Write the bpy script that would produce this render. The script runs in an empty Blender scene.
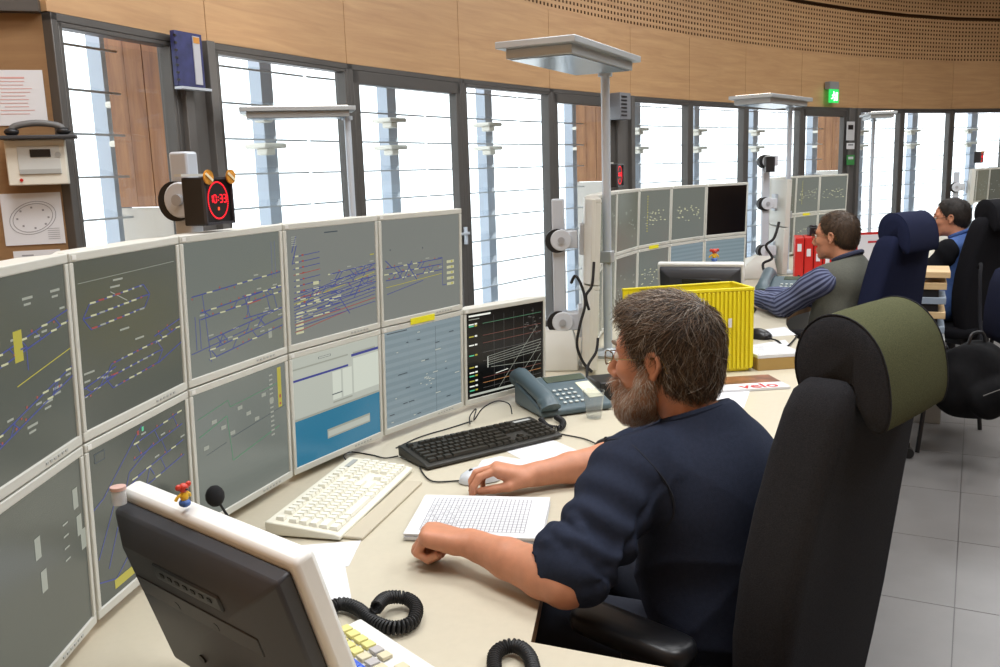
import bpy, bmesh, math, random
import numpy as np
from mathutils import Vector, Matrix, Euler

S = bpy.context.scene
COL = S.collection
# ------------------------------------------------------------------ camera
CAM_H, FPX = 1.54, 900.0
PITCH, ROLL = math.radians(10.12), math.radians(-1.87)
cam_data = bpy.data.cameras.new('camera'); cam_data.sensor_width = 36.0
cam_data.lens = 36.0 * FPX / 1000.0; cam_data.clip_start = 0.02; cam_data.clip_end = 300
cam = bpy.data.objects.new('camera', cam_data); COL.objects.link(cam); S.camera = cam
_f = Vector((0, math.cos(PITCH), -math.sin(PITCH))); _r = Vector((1, 0, 0)); _u = _r.cross(_f)
CR = _r * math.cos(ROLL) + _u * math.sin(ROLL); CU = -_r * math.sin(ROLL) + _u * math.cos(ROLL); CF = _f
cam.matrix_world = Matrix(((CR.x, CU.x, -CF.x, 0), (CR.y, CU.y, -CF.y, 0), (CR.z, CU.z, -CF.z, CAM_H), (0, 0, 0, 1)))
def ray(x, y): return CF + CR * ((x - 500) / FPX) + CU * ((333.5 - y) / FPX)
def bz(x, y, Z):                      # photo pixel -> point on the horizontal plane at height Z
    d = ray(x, y); return d * ((Z - CAM_H) / d.z) + Vector((0, 0, CAM_H))
def by(x, y, Y):                      # photo pixel -> point at distance Y
    d = ray(x, y); return d * (Y / d.y) + Vector((0, 0, CAM_H))
# ------------------------------------------------------------------ world, lights, exposure
W = bpy.data.worlds.new('overcast_sky'); S.world = W; W.use_nodes = True
W.node_tree.nodes['Background'].inputs[0].default_value = (0.93, 0.97, 1.0, 1)
W.node_tree.nodes['Background'].inputs[1].default_value = 2.6
S.view_settings.view_transform = 'Standard'; S.view_settings.look = 'None'
S.view_settings.gamma = 1.0; S.view_settings.use_curve_mapping = False
S.view_settings.exposure = 0.15
CEIL_Z = 4.6
FILL_LAMPS = [(-1.2, 2.3), (0.9, 0.6), (3.4, 1.4), (0.9, 3.4), (3.6, 4.4), (2.8, 7.4), (6.4, 6.6), (6.0, 10.0), (9.5, 9.0)]  # unseen lamps added under the ceiling to brighten the room and left pier
FILL_POWER = 64.0

# ------------------------------------------------------------------ helpers
def lin(c):
    if isinstance(c, str):
        c = c.lstrip('#'); c = tuple(int(c[i:i + 2], 16) for i in (0, 2, 4))
    out = []
    for v in c[:3]:
        v = v / 255.0
        out.append(v / 12.92 if v <= 0.04045 else ((v + 0.055) / 1.055) ** 2.4)
    return tuple(out) + (1.0,)
MATS = {}
def mat(name, col, rough=0.5, metal=0.0, spec=0.5, noise=0.0, nscale=20.0, bump=0.0, bscale=200.0, emit=None, estr=0.0,
        coat=0.0, sheen=0.0, stretch=None, alpha=1.0, trans=0.0, sss=0.0, bdist=0.002):
    if name in MATS: return MATS[name]
    m = bpy.data.materials.new(name); m.use_nodes = True; nt = m.node_tree; b = nt.nodes['Principled BSDF']
    c = lin(col); b.inputs['Base Color'].default_value = c
    b.inputs['Roughness'].default_value = rough; b.inputs['Metallic'].default_value = metal
    b.inputs['Specular IOR Level'].default_value = spec
    if coat: b.inputs['Coat Weight'].default_value = coat
    if sheen: b.inputs['Sheen Weight'].default_value = sheen
    if trans: b.inputs['Transmission Weight'].default_value = trans
    if sss:
        b.inputs['Subsurface Weight'].default_value = sss; b.inputs['Subsurface Radius'].default_value = (0.012, 0.005, 0.003)
        b.inputs['Subsurface Scale'].default_value = 1.0
    if alpha < 1: b.inputs['Alpha'].default_value = alpha
    if emit is not None:
        b.inputs['Emission Color'].default_value = lin(emit); b.inputs['Emission Strength'].default_value = estr
    if noise or bump:
        tc = nt.nodes.new('ShaderNodeTexCoord'); mp = nt.nodes.new('ShaderNodeMapping')
        nt.links.new(tc.outputs['Object'], mp.inputs['Vector'])
        if stretch: mp.inputs['Scale'].default_value = stretch
    if noise:
        n = nt.nodes.new('ShaderNodeTexNoise'); n.inputs['Scale'].default_value = nscale; n.inputs['Detail'].default_value = 6
        nt.links.new(mp.outputs[0], n.inputs['Vector'])
        rmp = nt.nodes.new('ShaderNodeValToRGB')
        rmp.color_ramp.elements[0].position = 0.3; rmp.color_ramp.elements[1].position = 0.7
        rmp.color_ramp.elements[0].color = tuple(v * (1 - noise) for v in c[:3]) + (1,)
        rmp.color_ramp.elements[1].color = tuple(min(1, v * (1 + noise)) for v in c[:3]) + (1,)
        nt.links.new(n.outputs['Fac'], rmp.inputs[0]); nt.links.new(rmp.outputs[0], b.inputs['Base Color'])
    if bump:
        n2 = nt.nodes.new('ShaderNodeTexNoise'); n2.inputs['Scale'].default_value = bscale; n2.inputs['Detail'].default_value = 4
        nt.links.new(mp.outputs[0], n2.inputs['Vector'])
        bp = nt.nodes.new('ShaderNodeBump'); bp.inputs['Strength'].default_value = bump; bp.inputs['Distance'].default_value = bdist
        nt.links.new(n2.outputs['Fac'], bp.inputs['Height']); nt.links.new(bp.outputs[0], b.inputs['Normal'])
    MATS[name] = m; return m
def glass_mat(name, tint=(1, 1, 1), refl=1.0, rough=0.0, haze=0.0):
    if name in MATS: return MATS[name]
    m = bpy.data.materials.new(name); m.use_nodes = True; nt = m.node_tree; nt.nodes.clear()
    o = nt.nodes.new('ShaderNodeOutputMaterial'); t = nt.nodes.new('ShaderNodeBsdfTransparent'); g = nt.nodes.new('ShaderNodeBsdfGlossy')
    t.inputs[0].default_value = tint + (1,); g.inputs['Roughness'].default_value = rough
    f = nt.nodes.new('ShaderNodeLayerWeight'); f.inputs[0].default_value = 0.5
    pw = nt.nodes.new('ShaderNodeMath'); pw.operation = 'POWER'; pw.inputs[1].default_value = 4.0; nt.links.new(f.outputs['Facing'], pw.inputs[0])
    mu = nt.nodes.new('ShaderNodeMath'); mu.operation = 'MULTIPLY_ADD'; mu.inputs[1].default_value = 0.8 * refl; mu.inputs[2].default_value = 0.04 * refl
    nt.links.new(pw.outputs[0], mu.inputs[0])
    x = nt.nodes.new('ShaderNodeMixShader'); nt.links.new(mu.outputs[0], x.inputs[0])
    if haze:
        df = nt.nodes.new('ShaderNodeBsdfDiffuse'); df.inputs[0].default_value = (0.85, 0.88, 0.9, 1)
        y = nt.nodes.new('ShaderNodeMixShader'); y.inputs[0].default_value = haze
        nt.links.new(t.outputs[0], y.inputs[1]); nt.links.new(df.outputs[0], y.inputs[2]); nt.links.new(y.outputs[0], x.inputs[1])
    else: nt.links.new(t.outputs[0], x.inputs[1])
    nt.links.new(g.outputs[0], x.inputs[2]); nt.links.new(x.outputs[0], o.inputs[0])
    MATS[name] = m; return m

class MB:
    """collects shapes; build() links them as one mesh object"""
    def __init__(s): s.v = []; s.f = []; s.m = []; s.mi = 0; s.X = Matrix.Identity(4)
    def add(s, vs, fs):
        o = len(s.v); s.v += [tuple(s.X @ Vector(p)) for p in vs]; s.f += [tuple(i + o for i in f) for f in fs]; s.m += [s.mi] * len(fs)
    def box(s, c, d, rot=None):
        hx, hy, hz = d[0] / 2, d[1] / 2, d[2] / 2
        vs = [Vector((x, y, z)) for x in (-hx, hx) for y in (-hy, hy) for z in (-hz, hz)]
        if rot is not None: vs = [rot @ p for p in vs]
        vs = [p + Vector(c) for p in vs]
        s.add(vs, [(0, 1, 3, 2), (4, 6, 7, 5), (0, 4, 5, 1), (2, 3, 7, 6), (0, 2, 6, 4), (1, 5, 7, 3)]); return s
    def box2(s, a, b):
        return s.box([(a[i] + b[i]) / 2 for i in range(3)], [abs(b[i] - a[i]) for i in range(3)])
    def prism(s, poly, z0, z1):
        n = len(poly); vs = [(p[0], p[1], z0) for p in poly] + [(p[0], p[1], z1) for p in poly]
        a = sum(poly[i][0] * poly[(i + 1) % n][1] - poly[(i + 1) % n][0] * poly[i][1] for i in range(n))
        fs = [tuple(range(n - 1, -1, -1)), tuple(range(n, 2 * n))] + [(i, (i + 1) % n, (i + 1) % n + n, i + n) for i in range(n)]
        if a < 0: fs = [f[::-1] for f in fs]
        s.add(vs, fs); return s
    def quad(s, a, b, c, d): s.add([a, b, c, d], [(0, 1, 2, 3)]); return s
    def loft(s, rings, cap=True, closed=True):
        n = len(rings[0]); vs = [p for r in rings for p in r]; fs = []
        for i in range(len(rings) - 1):
            for j in range(n if closed else n - 1):
                k = (j + 1) % n; fs.append((i * n + j, i * n + k, (i + 1) * n + k, (i + 1) * n + j))
        if cap and closed: fs += [tuple(range(n - 1, -1, -1)), tuple(range((len(rings) - 1) * n, len(rings) * n))]
        s.add(vs, fs); return s
    def tube(s, path, r, seg=8, cap=True):
        path = [Vector(p) for p in path]; n = len(path); rings = []; up = None
        rs = r if isinstance(r, (list, tuple)) else [r] * n
        for i, p in enumerate(path):
            t = (path[min(i + 1, n - 1)] - path[max(i - 1, 0)])
            t = t.normalized() if t.length > 1e-9 else Vector((0, 0, 1))
            if up is None: up = Vector((0, 0, 1)) if abs(t.z) < 0.9 else Vector((1, 0, 0))
            a = t.cross(up)
            if a.length < 1e-6: a = t.orthogonal()
            a.normalize(); b = a.cross(t); b.normalize(); up = b
            rings.append([p + (a * math.cos(2 * math.pi * k / seg) + b * math.sin(2 * math.pi * k / seg)) * rs[i] for k in range(seg)])
        return s.loft(rings, cap)
    def cyl(s, a, b, r, seg=16, r2=None): return s.tube([a, b], [r, r if r2 is None else r2], seg)
    def lathe(s, prof, seg=24, c=(0, 0, 0)):
        rings = [[(c[0] + r * math.cos(2 * math.pi * k / seg), c[1] + r * math.sin(2 * math.pi * k / seg), c[2] + z) for k in range(seg)] for r, z in prof]
        return s.loft(rings, True)
    def ball(s, c, r, seg=14, rot=None):
        r = (r, r, r) if not isinstance(r, (tuple, list)) else r; n = max(6, seg // 2); rings = []
        for i in range(n + 1):
            t = math.pi * i / n; t = min(max(t, 0.02), math.pi - 0.02)
            ring = []
            for k in range(seg):
                p = Vector((r[0] * math.sin(t) * math.cos(2 * math.pi * k / seg), r[1] * math.sin(t) * math.sin(2 * math.pi * k / seg), -r[2] * math.cos(t)))
                if rot is not None: p = rot @ p
                ring.append(p + Vector(c))
            rings.append(ring)
        return s.loft(rings, True)
    def mesh(s, name):
        me = bpy.data.meshes.new(name); me.from_pydata(s.v, [], s.f); me.polygons.foreach_set('material_index', s.m); me.update(); return me
    def build(s, name, mats, parent=None, smooth=False, bevel=0.0, loc=None, rz=0.0, seg=2, angle=40, sub=0):
        me = s.mesh(name)
        if bevel or smooth: fixnormals(me)
        return link(name, me, mats, parent, smooth, bevel, loc, rz, seg, angle, sub)
def fixnormals(me):
    bm = bmesh.new(); bm.from_mesh(me); bmesh.ops.recalc_face_normals(bm, faces=bm.faces); bm.to_mesh(me); bm.free()
def link(name, me, mats, parent=None, smooth=False, bevel=0.0, loc=None, rz=0.0, seg=2, angle=40, sub=0):
    o = bpy.data.objects.new(name, me); COL.objects.link(o)
    for m in (mats if isinstance(mats, (list, tuple)) else [mats]): me.materials.append(m)
    if parent is not None: o.parent = parent
    if loc is not None: o.location = loc
    if rz: o.rotation_euler.z = rz
    if bevel:
        md = o.modifiers.new('bevel', 'BEVEL'); md.width = bevel; md.segments = seg; md.limit_method = 'ANGLE'; md.angle_limit = math.radians(angle)
        md.harden_normals = False
    if sub:
        md = o.modifiers.new('sub', 'SUBSURF'); md.levels = sub; md.render_levels = sub
    if smooth or bevel:
        me.polygons.foreach_set('use_smooth', [True] * len(me.polygons))
        if not sub and hasattr(me, 'set_sharp_from_angle'): me.set_sharp_from_angle(angle=math.radians(angle))
    return o
def tag(o, label=None, cat=None, group=None, kind=None):
    if label: o['label'] = label
    if cat: o['category'] = cat
    if group: o['group'] = group
    if kind: o['kind'] = kind
    return o
def thing(name, label, cat, loc=(0, 0, 0), rz=0.0, group=None):
    o = bpy.data.objects.new(name, None); COL.objects.link(o); o.empty_display_size = 0.1
    o.location = loc; o.rotation_euler.z = rz; return tag(o, label, cat, group)
def struct(o): o['kind'] = 'structure'; return o
def copy_tree(o, parent=None):
    c = o.copy(); COL.objects.link(c)
    if parent is not None: c.parent = parent
    for ch in [q for q in bpy.data.objects if q.parent == o]: copy_tree(ch, c)
    return c
def rotz(a): return Matrix.Rotation(a, 3, 'Z')
def text_mesh(txt, size, extrude=0.0, bold=False, align='CENTER'):
    cu = bpy.data.curves.new('lettering', 'FONT'); cu.body = txt; cu.size = size; cu.extrude = extrude; cu.align_x = align; cu.align_y = 'CENTER'
    cu.resolution_u = 2
    if bold: cu.offset = size * 0.02
    ob = bpy.data.objects.new('lettering', cu); COL.objects.link(ob)
    dg = bpy.context.evaluated_depsgraph_get(); me = bpy.data.meshes.new_from_object(ob.evaluated_get(dg)); bpy.data.objects.remove(ob)
    return me
def catmull(pts, n=8, closed=False):
    pts = [Vector(p) for p in pts]; out = []; N = len(pts)
    rng = N if closed else N - 1
    for i in range(rng):
        if closed: p0, p1, p2, p3 = pts[(i - 1) % N], pts[i], pts[(i + 1) % N], pts[(i + 2) % N]
        else: p0, p1, p2, p3 = pts[max(i - 1, 0)], pts[i], pts[i + 1], pts[min(i + 2, N - 1)]
        for k in range(n):
            t = k / n
            out.append(0.5 * ((2 * p1) + (p2 - p0) * t + (2 * p0 - 5 * p1 + 4 * p2 - p3) * t * t + (3 * p1 - p0 - 3 * p2 + p3) * t ** 3))
    if not closed: out.append(pts[-1])
    return out
# shared materials
def wood_mat(name, c1, c2, scale=(1, 1, 1), rough=0.45, dist=3.0, sc=2.2):
    if name in MATS: return MATS[name]
    m = bpy.data.materials.new(name); m.use_nodes = True; nt = m.node_tree; b = nt.nodes['Principled BSDF']; b.inputs['Roughness'].default_value = rough
    tc = nt.nodes.new('ShaderNodeTexCoord'); mp = nt.nodes.new('ShaderNodeMapping'); mp.inputs['Scale'].default_value = scale
    nt.links.new(tc.outputs['Object'], mp.inputs['Vector'])
    n = nt.nodes.new('ShaderNodeTexNoise'); n.inputs['Scale'].default_value = sc; n.inputs['Detail'].default_value = 8; n.inputs['Roughness'].default_value = 0.65
    n.inputs['Distortion'].default_value = dist * 0.2
    nt.links.new(mp.outputs[0], n.inputs['Vector'])
    r = nt.nodes.new('ShaderNodeValToRGB'); r.color_ramp.elements[0].position = 0.32; r.color_ramp.elements[1].position = 0.7
    r.color_ramp.elements[0].color = lin(c1); r.color_ramp.elements[1].color = lin(c2)
    nt.links.new(n.outputs['Fac'], r.inputs[0]); nt.links.new(r.outputs[0], b.inputs['Base Color'])
    MATS[name] = m; return m
M_WOOD = wood_mat('beech_veneer', '#B48B62', '#C79F72', (0.6, 0.6, 9))
M_WOODEDGE = wood_mat('brown_wood_edge', '#6E5236', '#8E6E4A', (3, 3, 10))
M_TIMBER = wood_mat('weathered_timber', '#7E4F2C', '#A87446', (8, 8, 0.8))
M_FRAME = mat('bronze_grey_frame', '#55524F', 0.45, metal=0.3)
M_PIER = mat('dark_grey_panel', '#5D5A57', 0.55)
M_GLASS = glass_mat('window_glass', (0.97, 0.99, 0.99), 0.9)
M_SLOT = mat('dark_slot', '#5A3E22', 0.9)
M_TILE = mat('grey_stone_tile', '#6C6967', 0.32, noise=0.06, nscale=6, bump=0.02)
M_GROUT = mat('dark_grout', '#5C5855', 0.8)
M_DESK = mat('cream_laminate', '#C2BAA6', 0.38, noise=0.02, nscale=60)
M_BEZEL = mat('light_grey_plastic', '#C9C9C1', 0.4)
M_BEZELD = mat('mid_grey_plastic', '#A9ABA8', 0.45)
M_BLACK = mat('black_plastic', '#17171A', 0.4)
M_BLACKR = mat('black_rubber', '#0E0E10', 0.6)
M_ALU = mat('silver_aluminium', '#BFC6CF', 0.38, metal=0.2)
M_WHITEP = mat('white_plastic', '#E2E2DE', 0.4)
M_PAPER = mat('white_paper', '#D6D7DA', 0.85)
M_STEEL = mat('polished_steel', '#A8ABB0', 0.3, metal=0.3)
# ================================================================== the room
HEAD = 2.28
WP = [(-1.923, 4.054), (-1.649, 4.813), (-1.548, 5.054), (-0.982, 6.197), (-0.275, 7.375), (0.503, 8.494), (1.203, 9.394), (1.412, 9.646), (2.218, 10.558),
      (3.101, 11.454), (4.090, 12.343), (4.968, 13.029), (5.184, 13.184), (6.062, 13.745), (7.055, 14.244), (8.10, 14.58), (9.25, 14.72), (10.4, 14.68)]
WP = [Vector((p[0], p[1], 0)) for p in WP]
# rest of the oval, behind and to the right of the camera
REST = [(11.9, 14.2), (13.6, 12.8), (14.8, 10.4), (15.0, 7.4), (14.2, 4.0), (12.4, 0.9), (9.6, -1.5), (6.2, -2.9), (2.8, -3.1), (0.2, -2.2), (-1.3, -0.6), (-2.6, 1.2), (-2.95, 3.2), (-2.75, 3.79)]
REST = [Vector((p[0], p[1], 0)) for p in REST]
OVAL = WP + REST
# floor
fl = MB(); fl.prism([(p.x + (p.x - 5) * 0.04, p.y + (p.y - 6) * 0.04) for p in OVAL], -0.12, -0.004)
mf = bpy.data.materials.new('grey_tile_floor'); mf.use_nodes = True; nt = mf.node_tree; b = nt.nodes['Principled BSDF']; b.inputs['Roughness'].default_value = 0.35
U2 = Vector((0.468, 0.884, 0)).normalized(); ANG = math.atan2(U2.y, U2.x); TS = 0.62; T0 = Vector((1.84, 3.455, 0))
tc = nt.nodes.new('ShaderNodeTexCoord'); mp = nt.nodes.new('ShaderNodeMapping'); mp.vector_type = 'TEXTURE'
mp.inputs['Location'].default_value = T0; mp.inputs['Rotation'].default_value = (0, 0, ANG); mp.inputs['Scale'].default_value = (TS, TS, 1)
nt.links.new(tc.outputs['Object'], mp.inputs[0]); br = nt.nodes.new('ShaderNodeTexBrick'); br.offset = 0.0
br.inputs['Scale'].default_value = 1.0; br.inputs['Brick Width'].default_value = 1.0; br.inputs['Row Height'].default_value = 1.0; br.inputs['Mortar Size'].default_value = 0.006
br.inputs['Color1'].default_value = lin('#6C6967'); br.inputs['Color2'].default_value = lin('#6C6967'); br.inputs['Mortar'].default_value = lin('#474442')
nt.links.new(mp.outputs[0], br.inputs[0]); nt.links.new(br.outputs[0], b.inputs['Base Color'])
floor = struct(fl.build('floor', mf))
# floor tiles, one by one where they show large
tm = MB(); g = 0.0035; tm.box((TS / 2, TS / 2, -0.002), (TS - g, TS - g, 0.004)); tile_me = tm.mesh('floor_tile'); tile_me.materials.append(M_TILE)
for i in range(-4, 9):
    for j in range(-6, 6):
        c = T0 + rotz(ANG) @ Vector(((i + 0.5) * TS, (j + 0.5) * TS, 0))
        if c.y < 1.3 or c.y > 8.3 or c.x < 0.30 * c.y or c.x > 0.62 * c.y + 0.6: continue
        o = bpy.data.objects.new('floor_tile', tile_me); COL.objects.link(o); o.parent = floor
        o.location = T0 + rotz(ANG) @ Vector((i * TS, j * TS, 0)); o.rotation_euler.z = ANG
# ceiling
ce = MB(); ce.prism([(p.x + (p.x - 5) * 0.03, p.y + (p.y - 6) * 0.03) for p in OVAL], CEIL_Z, CEIL_Z + 0.1)
struct(ce.build('ceiling', mat('white_ceiling', '#E6E2DA', 0.8)))
lamp0 = None
for i, (x, y) in enumerate(FILL_LAMPS):  # added fill panels, out of view
    r = thing('added_fill_panel', 'added square fill light panel, out of view under the high ceiling', 'ceiling light', (x, y, CEIL_Z - 0.06), 0, 'added fill light panels')
    m = MB(); m.box((0, 0, 0.03), (1.3, 1.3, 0.06)); m.build('fill_housing', M_WHITEP, r)
    m = MB(); m.box((0, 0, -0.006), (1.2, 1.2, 0.012)); m.build('fill_diffuser', mat('fill_glow', '#FFFFFF', 0.6, emit='#F7FAFF', estr=2.0), r)
    ld = bpy.data.lights.new('fill_light', 'AREA'); ld.shape = 'SQUARE'; ld.size = 1.2; ld.energy = FILL_POWER; ld.color = (0.965, 0.985, 1.0)
    lo = bpy.data.objects.new('fill_light', ld); COL.objects.link(lo); lo.parent = r; lo.location = (0, 0, -0.03)
# outside ground
og = MB(); og.box((0, 10, -4.2), (200, 200, 0.1)); struct(og.build('ground', mat('pale_paving', '#E4E5E6', 0.8)))
# window wall: one window per bay, dark piers between the groups
wall_left = struct(bpy.data.objects.new('wall_left', None)); COL.objects.link(wall_left)
wall_back = struct(bpy.data.objects.new('wall_back', None)); COL.objects.link(wall_back)
PIERS = {1, 6, 11}; DOORS = {3, 5, 10}
M_SLAT = mat('louvre_aluminium', '#A9AFB5', 0.4, metal=0.2)
M_LGLASS = glass_mat('louvre_glass', (0.97, 0.985, 1.0), 0.25, haze=0.03)
M_POST = mat('galvanised_steel', '#A7B2C0', 0.6)
M_BRK = mat('bracket_grey', '#DAD7CC', 0.6)
wn = 0
for i in range(len(WP) - 1):
    a, bb = WP[i], WP[i + 1]; t = (bb - a); L = t.length; t.normalize(); ang = math.atan2(t.y, t.x)   # local x along the wall, local -y into the room
    if i in PIERS:
        m = MB(); m.box((L / 2, 0, HEAD / 2), (L + 0.02, 0.07, HEAD)); m.box((0.03, -0.05, HEAD / 2), (0.06, 0.06, HEAD)); m.box((L - 0.03, -0.05, HEAD / 2), (0.06, 0.06, HEAD))
        struct(m.build('trim_%d' % (len([k for k in PIERS if k < i]) + 1), M_PIER, loc=a, rz=ang, bevel=0.004))
        # timber fin outside the pier
        fin = thing('timber_fin', ['timber boarded fin outside the window beside the blue folder', 'timber boarded fin outside the pier with the grey speaker',
                                   'timber boarded fin outside the pier with posted notices'][len([k for k in PIERS if k < i])], 'facade fin', a + Vector((0, 0, 0)), ang)
        for k in range(3):
            m = MB(); m.box((0.02, 0.06 + 0.125 * (k + 0.5), 1.92), (0.04 + 0.004 * (k % 2), 0.121, 1.0)); m.build('timber_board', M_TIMBER, fin)
        m = MB(); m.box((0.02, 0.25, 0.71), (0.03, 0.37, 1.41)); m.build('reflection_panel', mat('pale_reflection', '#C9C4BC', 0.8), fin)  # pale panel put in for the whitish reflections low in the window
    else:
        wn += 1; w = thing('window_%d' % wn, None, None, a, ang); w['kind'] = 'structure'
        door = i in DOORS; jw = 0.06 if door else 0.022; hd = 0.085 if door else 0.022
        m = MB(); m.box((0.018, 0, HEAD / 2), (0.036, 0.10, HEAD)); m.box((L - 0.018, 0, HEAD / 2), (0.036, 0.10, HEAD)); m.box((L / 2, 0, HEAD - 0.018), (L, 0.10, 0.036)); m.box((L / 2, 0, 0.03), (L, 0.10, 0.06))
        m.build('window_frame', M_FRAME, w, bevel=0.004)
        m = MB(); x0, x1 = 0.036, L - 0.036; z0, z1 = 0.06, HEAD - 0.036
        m.box((x0 + jw / 2, -0.015, (z0 + z1) / 2), (jw, 0.07, z1 - z0)); m.box((x1 - jw / 2, -0.015, (z0 + z1) / 2), (jw, 0.07, z1 - z0))
        m.box((L / 2, -0.015, z1 - hd / 2), (x1 - x0, 0.07, hd)); m.box((L / 2, -0.015, z0 + 0.05), (x1 - x0, 0.07, 0.1))
        sash = m.build('sash', M_FRAME, w, bevel=0.004)
        if door:
            m = MB(); m.box((x1 - jw / 2, -0.07, 1.05), (0.02, 0.03, 0.14)); m.box((x1 - jw / 2 - 0.05, -0.095, 1.07), (0.12, 0.02, 0.02)); m.build('handle', M_ALU, sash, bevel=0.003)
        m = MB(); m.box((L / 2, 0.0, (z0 + z1) / 2), (x1 - x0 - 2 * jw + 0.01, 0.008, z1 - z0 - hd - 0.09)); m.build('pane', M_GLASS, w)
        # louvres outside this bay
        lab = 'tall glass louvre screen outside window bay %s' % ['beside the wooden pier', '', 'behind the digital clock', 'behind the right end of the big screens', 'right of the big screens', 'behind the tall lamp pole', '',
               'behind the second screen wall', 'above the dark screen', 'behind the second tall lamp', 'behind the third screen wall', '', 'behind the third tall lamp', 'behind the seated man in blue', 'behind the far screens', 'past the far screens', 'at the far end'][i] if True else ''
        lv = thing('louvre_screen', lab, 'louvre screen', a + rotz(ang) @ Vector((0, 0.42, 0)), ang)
        if wn == 1:
            pass
        for k in range(11):
            bl = MB(); bl.box((L / 2, 0.0, 0), (L - 0.01, 0.17, 0.006), Matrix.Rotation(math.radians(14), 3, 'X')); bl.mi = 1
            bl.box((L / 2, -0.083, -0.021), (L - 0.01, 0.012, 0.011))
            bl.build('louvre_blade', [M_LGLASS, M_SLAT], lv, loc=(0, 0, 0.10 + 0.215 * k))
        fp_ = thing('facade_post', lab.replace('tall glass louvre screen outside window bay', 'pale steel facade post with brackets outside bay'), 'facade post', a + rotz(ang) @ Vector((-0.08 if wn > 1 else 0.16, 0.68, -0.25)), ang)
        m = MB(); m.box((0, 0, 1.45), (0.11, 0.11, 2.9)); m.build('post', M_POST, fp_)
        bx0 = 0.03 if (i - 1) in PIERS else -0.16      # keep clear of the timber fin
        for k in (8, 9):
            m = MB(); m.box((bx0, -0.16, 0.35 + 0.215 * k - 0.05), (0.20, 0.20, 0.035)); m.box((bx0 - 0.04, -0.20, 0.35 + 0.215 * k - 0.09), (0.08, 0.1, 0.045)); m.build('bracket', M_BRK, fp_, bevel=0.01)
# wood band above the windows, panel by panel; slotted panels above it
Z_PERF, Z_GROOVE, Z_TOP = 2.97, 3.61, CEIL_Z
bk = MB()
def offs(i, d):
    a = WP[max(i - 1, 0)]; c = WP[min(i + 1, len(WP) - 1)]; t = (c - a).normalized(); return WP[i] + Vector((-t.y, t.x, 0)) * d
for i in range(len(WP) - 1):
    a, c = offs(i, 0.05), offs(i + 1, 0.05)
    bk.quad(a + Vector((0, 0, HEAD)), c + Vector((0, 0, HEAD)), c + Vector((0, 0, Z_TOP)), a + Vector((0, 0, Z_TOP)))
    a2, c2 = offs(i, -0.03), offs(i + 1, -0.03)
    bk.quad(a2 + Vector((0, 0, HEAD)), c2 + Vector((0, 0, HEAD)), c + Vector((0, 0, HEAD)), a + Vector((0, 0, HEAD)))
bk.build('wall_backing', M_SLOT, wall_back)
for i in range(len(WP) - 1):
    if i in PIERS: continue
    j1 = i + 2 if (i + 1) in PIERS else i + 1
    m = MB(); pts = [offs(k, -0.03) for k in range(i, j1 + 1)]; pb = [offs(k, 0.02) for k in range(i, j1 + 1)]
    t = (pts[-1] - pts[0]).normalized() * 0.003; pts[0] = pts[0] + t; pb[0] = pb[0] + t; pts[-1] = pts[-1] - t; pb[-1] = pb[-1] - t
    m.prism([(p.x, p.y) for p in pts] + [(p.x, p.y) for p in pb[::-1]], HEAD + 0.005, Z_PERF); m.build('wood_panel', M_WOOD, wall_back)
# slotted panels: solid strips between columns of slots plus the bridges between slots
seglen = [0.0]
for i in range(len(WP) - 1): seglen.append(seglen[-1] + (offs(i + 1, -0.03) - offs(i, -0.03)).length)
def wall_at(s, d=0.0):
    i = 0
    while i < len(seglen) - 2 and seglen[i + 1] < s: i += 1
    f = (s - seglen[i]) / (seglen[i + 1] - seglen[i]); return offs(i, -0.03 + d).lerp(offs(i + 1, -0.03 + d), f)
pf = MB(); PITCHX = 0.062; s = 4.4
def strip(s0, s1, z0, z1):
    a, c = wall_at(s0), wall_at(s1); pf.quad(Vector((a.x, a.y, z0)), Vector((c.x, c.y, z0)), Vector((c.x, c.y, z1)), Vector((a.x, a.y, z1)))
while s < seglen[-1] - PITCHX:
    strip(s, s + 0.034, Z_PERF, Z_GROOVE - 0.025); strip(s, s + 0.034, Z_GROOVE + 0.025, 4.2)
    for (za, zb) in ((Z_PERF, Z_GROOVE - 0.025), (Z_GROOVE + 0.025, 4.2)):
        z = za
        while z < zb - 0.01:
            strip(s + 0.034, s + PITCHX, z, min(z + 0.03, zb)); z += 0.058
    s += PITCHX
sp = pf.build('slotted_panel', M_WOOD, wall_back); sp['kind'] = 'stuff'
m = MB()
for (za, zb) in ((Z_PERF, Z_GROOVE - 0.025), (Z_GROOVE + 0.025, Z_TOP)):
    pts = [wall_at(x) for x in np.linspace(0, 4.4, 10)]
    for p, q in zip(pts[:-1], pts[1:]): m.quad(p + Vector((0, 0, za)), q + Vector((0, 0, za)), q + Vector((0, 0, zb)), p + Vector((0, 0, zb)))
pts = [wall_at(x) for x in np.linspace(4.4, seglen[-1], 34)]
for p, q in zip(pts[:-1], pts[1:]): m.quad(p + Vector((0, 0, 4.2)), q + Vector((0, 0, 4.2)), q + Vector((0, 0, Z_TOP)), p + Vector((0, 0, Z_TOP)))
m.build('upper_wood_panel', M_WOOD, wall_back)
# solid wood wall round the rest of the oval
m = MB(); RW = [WP[-1]] + REST + [WP[0]]
for p, q in zip(RW[:-1], RW[1:]):
    m.quad(p, q, q + Vector((0, 0, CEIL_Z)), p + Vector((0, 0, CEIL_Z)))
struct(m.build('wall_right', M_WOOD))
d = (REST[-1] - WP[0]); L = d.length; ang = math.atan2(d.y, d.x)
m = MB(); m.box((L / 2, -0.03, 2.28 / 2), (L, 0.06, 2.28)); m.build('wood_pier', M_WOOD, wall_left, loc=WP[0], rz=ang)
m = MB(); m.box((L / 2, 0.0, 2.30), (L, 0.12, 0.05)); m.build('head_rail', M_FRAME, wall_left, loc=WP[0], rz=ang)
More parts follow.
